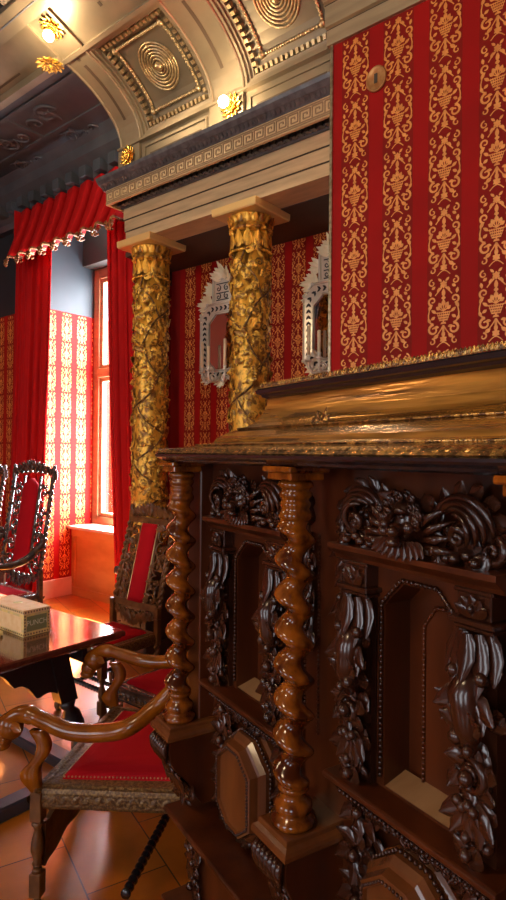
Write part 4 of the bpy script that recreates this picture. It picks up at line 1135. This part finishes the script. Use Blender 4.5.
def high_chair(label, loc, w=.44, H=1.20, wood=DARKCHAIR, twist=CHAIRWOOD, rz=0, d=.46, group=None, panel=.075, oval=False, crest_h=.09, lean=.16, zs=.46):
    t = thing('high_back_chair', label, 'chair', loc, rz, group)
    seat_parts(t, w+.04, w-.0, d, zs, wood, nails=False)
    for sg in (-1, 1):
        m = MB(); turned_leg(m, sg*(w/2-.002), -d/2+.026, 0, zs-.065); m.build('leg', twist, t)
        m = MB(); m.box(sg*w/2-.018, sg*w/2+.018, d/2-.036, d/2, 0, .12, ch=.003); turned(m, (sg*w/2, d/2-.018, .12), (sg*w/2, d/2-.018, zs-.065), 'spiral', .018, .034)
        m.box(sg*w/2-.018, sg*w/2+.018, d/2-.034, d/2+.002, zs-.07, zs+.09, ch=.003); m.build('leg', twist, t)
        m = MB(); turned(m, (sg*w/2, -d/2+.045, .14), (sg*w/2, d/2-.035, .14), 'bobbin', .015); m.build('stretcher', BLACKTURN, t)
    m = MB(); turned(m, (-w/2+.02, -d/2+.03, .22), (w/2-.02, -d/2+.03, .22), 'bobbin', .016); m.build('stretcher', BLACKTURN, t)
    m = MB(); turned(m, (-w/2+.01, .02, .14), (w/2-.01, .02, .14), 'bobbin', .015); m.build('stretcher', BLACKTURN, t)
    backrest(t, w, zs+.11, H, d/2-.016, lean, wood, twist, panel, oval, crest_h)
    return t
high_chair('brown carved side chair with a narrow upright red back panel and spiral posts', (-3.06, 2.36, 0), rz=0, panel=.080, wood=CHAIRWOOD)
high_chair('side chair almost hidden behind the cabinet column, only its red seat edge in view', (-2.16, 2.10, 0), rz=0, H=1.12)

def armchair(name, label, loc, rz, w0, w1, d, zs, H, wood, armwood, twist, panel, oval, crest_h, lean, armz, scale=1., head=True):
    t = thing(name, label, 'chair', loc, rz)
    seat_parts(t, w0, w1, d, zs, wood)
    for sg in (-1, 1):
        m = MB(); x = sg*(w0/2-.016); y = -d/2+.020
        turned_leg(m, x, y, 0, zs-.01, .021); m.build('leg', twist, t)
        m = MB(); xb = sg*(w1/2-.01); m.box(xb-.02, xb+.02, d/2-.04, d/2, 0, zs+.13, ch=.004); m.build('leg', twist, t)
        # S-shaped arm support
        m = MB(); n = 16; rings = []
        for i in range(n+1):
            u = i/n; z = zs-.012+(armz-.02-zs+.012)*u; yy = y-.026*math.sin(2*PI*u)-.005*u; wd = .016+.015*math.sin(PI*min(1, u*2.1))**2+.005*u
            rings.append([(x-.017,yy-wd,z),(x-.008,yy-wd-.006,z),(x+.008,yy-wd-.006,z),(x+.017,yy-wd,z),(x+.017,yy+wd,z),(x+.008,yy+wd+.004,z),(x-.008,yy+wd+.004,z),(x-.017,yy+wd,z)])
        m.loft(rings, 0, True); m.build('arm_support', armwood, t)
        # arm
        m = MB(); xf = sg*(w0/2-.012); yf = -d/2
        ctrl = [(xb,d/2-.03,armz+.21),(xb+sg*.010,yf+.50,armz+.155),(xb+sg*.02,yf+.43,armz+.085),(xf+sg*.004,yf+.35,armz+.025),(xf+sg*.008,yf+.25,armz-.002),(xf+sg*.012,yf+.14,armz-.004),(xf+sg*.006,yf+.05,armz+.018),(xf,yf-.02,armz+.034),(xf,yf-.07,armz+.022)]
        if head: ctrl += [(xf,yf-.10,armz-.006)]
        pts = []
        for i in range(len(ctrl)-1):
            p0, p1, p2, p3 = (V(ctrl[max(0,i-1)]), V(ctrl[i]), V(ctrl[i+1]), V(ctrl[min(len(ctrl)-1,i+2)]))
            for k in range(5):
                q = k/5; pts.append(.5*(2*p1+(p2-p0)*q+(2*p0-5*p1+4*p2-p3)*q*q+(3*p1-p0-3*p2+p3)*q**3))
        pts.append(V(ctrl[-1])); N = len(pts)
        rad = [.020+.010*math.sin(PI*min(1, i/N*1.1))+(.006 if i > N*.72 else 0) for i in range(N)]
        m.tube(pts, rad, 12)
        if head:      # carved beast-head scroll terminal
            c = V((xf, yf-.085, armz-.012))
            m.ball(c, (.036,.050,.046), 12); m.ball(c+V((0,-.026,-.036)), (.030,.038,.036), 12); m.ball(c+V((0,-.034,-.066)), (.026,.034,.020), 10)
            for q in (-1, 1):
                m.ball(c+V((q*.026,-.010,-.004)), (.008,.010,.009), 8); m.leaf(c+V((q*.024,.02,.018)), (q*.3,.9,-.3), (q,0,.3), .05, .026, .2)
                m.scroll(c+V((q*.024,-.014,-.045)), (0,1,0), (0,0,1), .014, .005, 1.2, 0, 1, n=10)
            m.tube([c+V((-.02,-.05,-.046)), c+V((.02,-.05,-.046))], .004, 6)
        m.build('armrest', armwood, t)
    carved_stretcher(t, -w0/2+.035, w0/2-.035, -d/2+.03, .17, .36, wood)
    m = MB(); turned(m, (-w1/2-.05, .03, .13), (w1/2+.05, .03, .13), 'bobbin', .018, .032); m.build('stretcher', BLACKTURN, t)
    backrest(t, w1-.02, zs+.14, H, d/2-.018, lean, wood, twist, panel, oval, crest_h)
    return t
# near armchair, placed from the camera frame
def C2R(X, Zd): return (.778*X-.628*Zd, .628*X+.778*Zd, 0)
armchair('carved_armchair', 'carved armchair with wide red velvet seat and curved polished arms, beside the cabinet', C2R(-.385, 2.335), math.radians(-60.9), .70, .56, .61, .455, 1.12, CHAIRWOOD, ARMWOOD, CHAIRWOOD, .14, False, .08, .05, .668)
armchair('carved_armchair', 'tall dark openwork armchair with a rounded red back panel, before the wallpapered window side', (-4.60, 2.42, 0), 0, .66, .62, .50, .47, 1.45, DARKCHAIR, DARKCHAIR, DARKCHAIR, .115, True, .11, .12, .74, head=False)
armchair('carved_armchair', 'carved armchair barely in view beyond the tall dark openwork armchair', (-5.37, 2.42, 0), 0, .66, .62, .50, .47, 1.44, DARKCHAIR, DARKCHAIR, DARKCHAIR, .115, True, .11, .12, .74, head=False)

# ================================================================== TABLE
t = thing('long_table', 'long dark polished table with scalloped trestle ends and a floor frame', 'table', (-3.30, 1.28, 0))
tx, ty = 1.052, .557
m = MB()
m.loft([[(sx*(tx-i), sy*(ty-i), z) for sx, sy in ((-1,-1),(1,-1),(1,1),(-1,1))] for i, z in ((.03,.715),(.018,.722),(.012,.728),(.004,.732),(0,.738),(0,.752),(.006,.760))], 0, False)
m.build('tabletop', TABLEWOOD, t)
m = MB()
for sg in (-1, 1):
    m.box(-tx+.12, tx-.12, sg*(ty-.14)-.012, sg*(ty-.14)+.012, .62, .716)
m.build('apron', TABLEDARK, t)
for sg in (-1, 1):
    X0 = sg*(tx-.24); m = MB(); n = 40; th = .02
    prof = []
    for i in range(n+1):
        u = i/n; y = -ty+.20+(2*ty-.40)*u; c = abs(2*u-1)
        zb = .555+.06*math.cos(c*PI*1.2)+.035*abs(math.sin(c*PI*3))-.05*c
        prof.append((y, zb))
    for a, b in zip(prof, prof[1:]):
        m.loft([[(X0-th,a[0],a[1]),(X0+th,a[0],a[1]),(X0+th,a[0],.716),(X0-th,a[0],.716)],[(X0-th,b[0],b[1]),(X0+th,b[0],b[1]),(X0+th,b[0],.716),(X0-th,b[0],.716)]], 0, False)
    m.build('scalloped_end', TABLEDARK, t)
    for q in (-1, 1):
        m = MB(); y1 = q*(ty-.23)
        m.loft([[(X0-.035,y-.045,z),(X0+.035,y-.045,z),(X0+.035,y+.045,z),(X0-.035,y+.045,z)] for y, z in ((y1,.716),(y1+q*.05,.50),(y1+q*.07,.42))], 0, False)
        X_ = Matrix.Translation((X0, 0, 0)); pts = [(y1+q*k,z,r) for k,z,r in ((.07,.42,.03),(.08,.40,.042),(.088,.375,.025),(.10,.34,.045),(.118,.29,.050),(.135,.24,.034),(.142,.215,.022),(.148,.20,.040),(.155,.17,.044),(.162,.14,.028),(.17,.06,.040))]
        m.tube([(X0,a,b) for a,b,c in pts], [c for a,b,c in pts], 14)
        m.build('leg', TABLEDARK, t)
m = MB(); fx, fy = tx-.245, ty-.005
for sg in (-1, 1):
    m.box(sg*fx-.045, sg*fx+.045, -fy, fy, 0.001, .065, ch=.008)
    m.box(-fx+.045, fx-.045, sg*(fy-.045)-.045, sg*(fy-.045)+.045, .001, .06, ch=.008)
m.build('floor_frame', mat('ebonised_floor_frame', (.03,.035,.05), .3, coat=.4), t)

# cigar box
CREAMP = mat('box_paper_cream', (.95,.66,.22), .6, noise=((30,30,30),(.68,.50,.26),.4,.65)); GREENP = mat('box_label_green', (.26,.25,.11), .6); INKD = mat('box_ink', (.22,.11,.05), .6); PALEINK = mat('box_lettering_pale', (.80,.72,.48), .6); LIDP = mat('box_lid_paper', (.98,.66,.34), .55, noise=((25,25,25),(.90,.54,.24),.45,.7)); YELP = mat('yellow_paper', (.85,.68,.30), .6)
bx0, bx1, by0, by1 = -.165, .165, -.066, .066
t = thing('cigar_box', 'small cream box with dotted border and green lettered end on the table', 'box', (-2.666, 1.529, .761))
m = MB(); m.box(bx0,bx1,by0,by1,0,.100,ch=.001); m.build('box_body', CREAMP, t)
m = MB(); m.box(bx0-.001,bx1+.001,by0-.001,by1+.001,.100,.120,ch=.0015)
m.build('lid', LIDP, t)
m = MB(); e = .0012
m.box(bx1+.0002,bx1+e,by0+.016,by1-.016,.022,.090)
m.build('end_label', GREENP, t)
m = MB(); m.box(bx0+.12,bx1-.02,by0-e,by0-.0002,.018,.088); m.build('side_label', LIDP, t)
m = MB(); y = by0+.006
while y < by1: m.box(bx1+.0003,bx1+.0016,y,y+.006,.006,.013); m.box(bx1+.0015,bx1+.0024,y,y+.006,.106,.114); y += .014
x = bx0+.006
while x < bx1: m.box(x,x+.007,by0-.0016,by0-.0003,.006,.013); m.box(x,x+.007,by0-.0024,by0-.0015,.106,.114); x += .016
z = .02
while z < .10: m.box(bx1+.0003,bx1+.0016,by0+.003,by0+.010,z,z+.006); m.box(bx1+.0003,bx1+.0016,by1-.010,by1-.003,z,z+.006); z += .014
m.build('dotted_border', INKD, t)
m = MB(); m.lathe([(.022,0),(.022,.0006),(.001,.0008)], 16, (0,0,.1203)); m.build('lid_mark', YELP, t)
cu = bpy.data.curves.new('lettering', 'FONT'); cu.body = 'PUNCH'; cu.size = .034; cu.extrude = .0006; cu.align_x = 'CENTER'; cu.align_y = 'CENTER'
o = bpy.data.objects.new('lettering', cu); COL.objects.link(o)
dg = bpy.context.evaluated_depsgraph_get(); me = bpy.data.meshes.new_from_object(o.evaluated_get(dg)); bpy.data.objects.remove(o)
me.materials.append(PALEINK); o = bpy.data.objects.new('lettering', me); COL.objects.link(o); o.parent = t
o.location = (bx1+.0015, 0, .058); o.rotation_euler = (PI/2, 0, PI/2); o.scale = (.9, 1, 1)
m = MB(); random.seed(2)
pts = [[(.034*(1+.35*random.uniform(-1,1))*math.cos(a)*q, .026*(1+.35*random.uniform(-1,1))*math.sin(a)*q, z) for a in [2*PI*j/12 for j in range(12)]] for z, q in ((.0,.8),(.008,1.),(.018,.8),(.024,.4))]
m.loft(pts, 0, False); tagm(m.build('crumpled_paper', YELP, loc=(-2.62, 1.40, .761)), 'crumpled pale yellow paper lying on the table in front of the cream box', 'paper')

# ================================================================== LIGHT
def area(name, loc, rot, sx, sy, e, col, spread=PI):
    L = bpy.data.lights.new(name, 'AREA'); L.shape = 'RECTANGLE'; L.size = sx; L.size_y = sy; L.energy = e; L.color = col; L.spread = spread
    o = bpy.data.objects.new(name, L); COL.objects.link(o); o.location = loc; o.rotation_euler = rot; return o
DAY = (.86, .92, 1.0)
area('window_daylight', (-5.11, 4.50, 2.2), (-PI/2, 0, 0), 1.5, 3.0, 900, DAY)
for i, xc in enumerate((-4.6, -1.1, 1.8)): area('rear_window_daylight', (xc, YB-.05, 2.15), (PI/2, 0, 0), 1.15, 2.4, (38, 32, 30)[i], DAY)
# warm lamps hanging in the room behind the viewer
for (x, y, z, e) in ((-1.2, -.9, 3.5, 85), (-4.6, -.2, 3.6, 55)):
    L = bpy.data.lights.new('room_lamp_light', 'POINT'); L.energy = e; L.color = (1, .72, .42); L.shadow_soft_size = .22
    o = bpy.data.objects.new('room_lamp_light', L); COL.objects.link(o); o.location = (x, y, z)
S = bpy.data.lights.new('sun', 'SUN'); S.energy = 220; S.angle = .05; S.color = (1, .95, .88)
o = bpy.data.objects.new('sun', S); COL.objects.link(o); o.rotation_euler = V((-.85,1.0,1.75)).to_track_quat('Z', 'Y').to_euler()
w = bpy.data.worlds.new('sky'); bpy.context.scene.world = w; w.use_nodes = True
w.node_tree.nodes['Background'].inputs[0].default_value = (.88,.94,1,1); w.node_tree.nodes['Background'].inputs[1].default_value = 5

# ================================================================== CAMERA
cd = bpy.data.cameras.new('camera'); cam = bpy.data.objects.new('camera', cd); COL.objects.link(cam); bpy.context.scene.camera = cam
cd.sensor_fit = 'VERTICAL'; cd.sensor_height = 24; cd.lens = 24*600/900; cd.clip_start = .05
cam.location = (0, 0, 1.6)
cam.matrix_world = Matrix.Translation((0,0,1.6)) @ Matrix.Rotation(math.atan2(.628,.778), 4, 'Z') @ Matrix.Rotation(PI/2+.006, 4, 'X') @ Matrix.Rotation(math.radians(.5), 4, 'Z')
sc = bpy.context.scene; sc.view_settings.view_transform = 'Standard'; sc.view_settings.look = 'None'; sc.view_settings.exposure = 0; sc.view_settings.gamma = 1
sc.cycles.max_bounces = 8; sc.cycles.diffuse_bounces = 4; sc.cycles.glossy_bounces = 4; sc.cycles.sample_clamp_indirect = 6
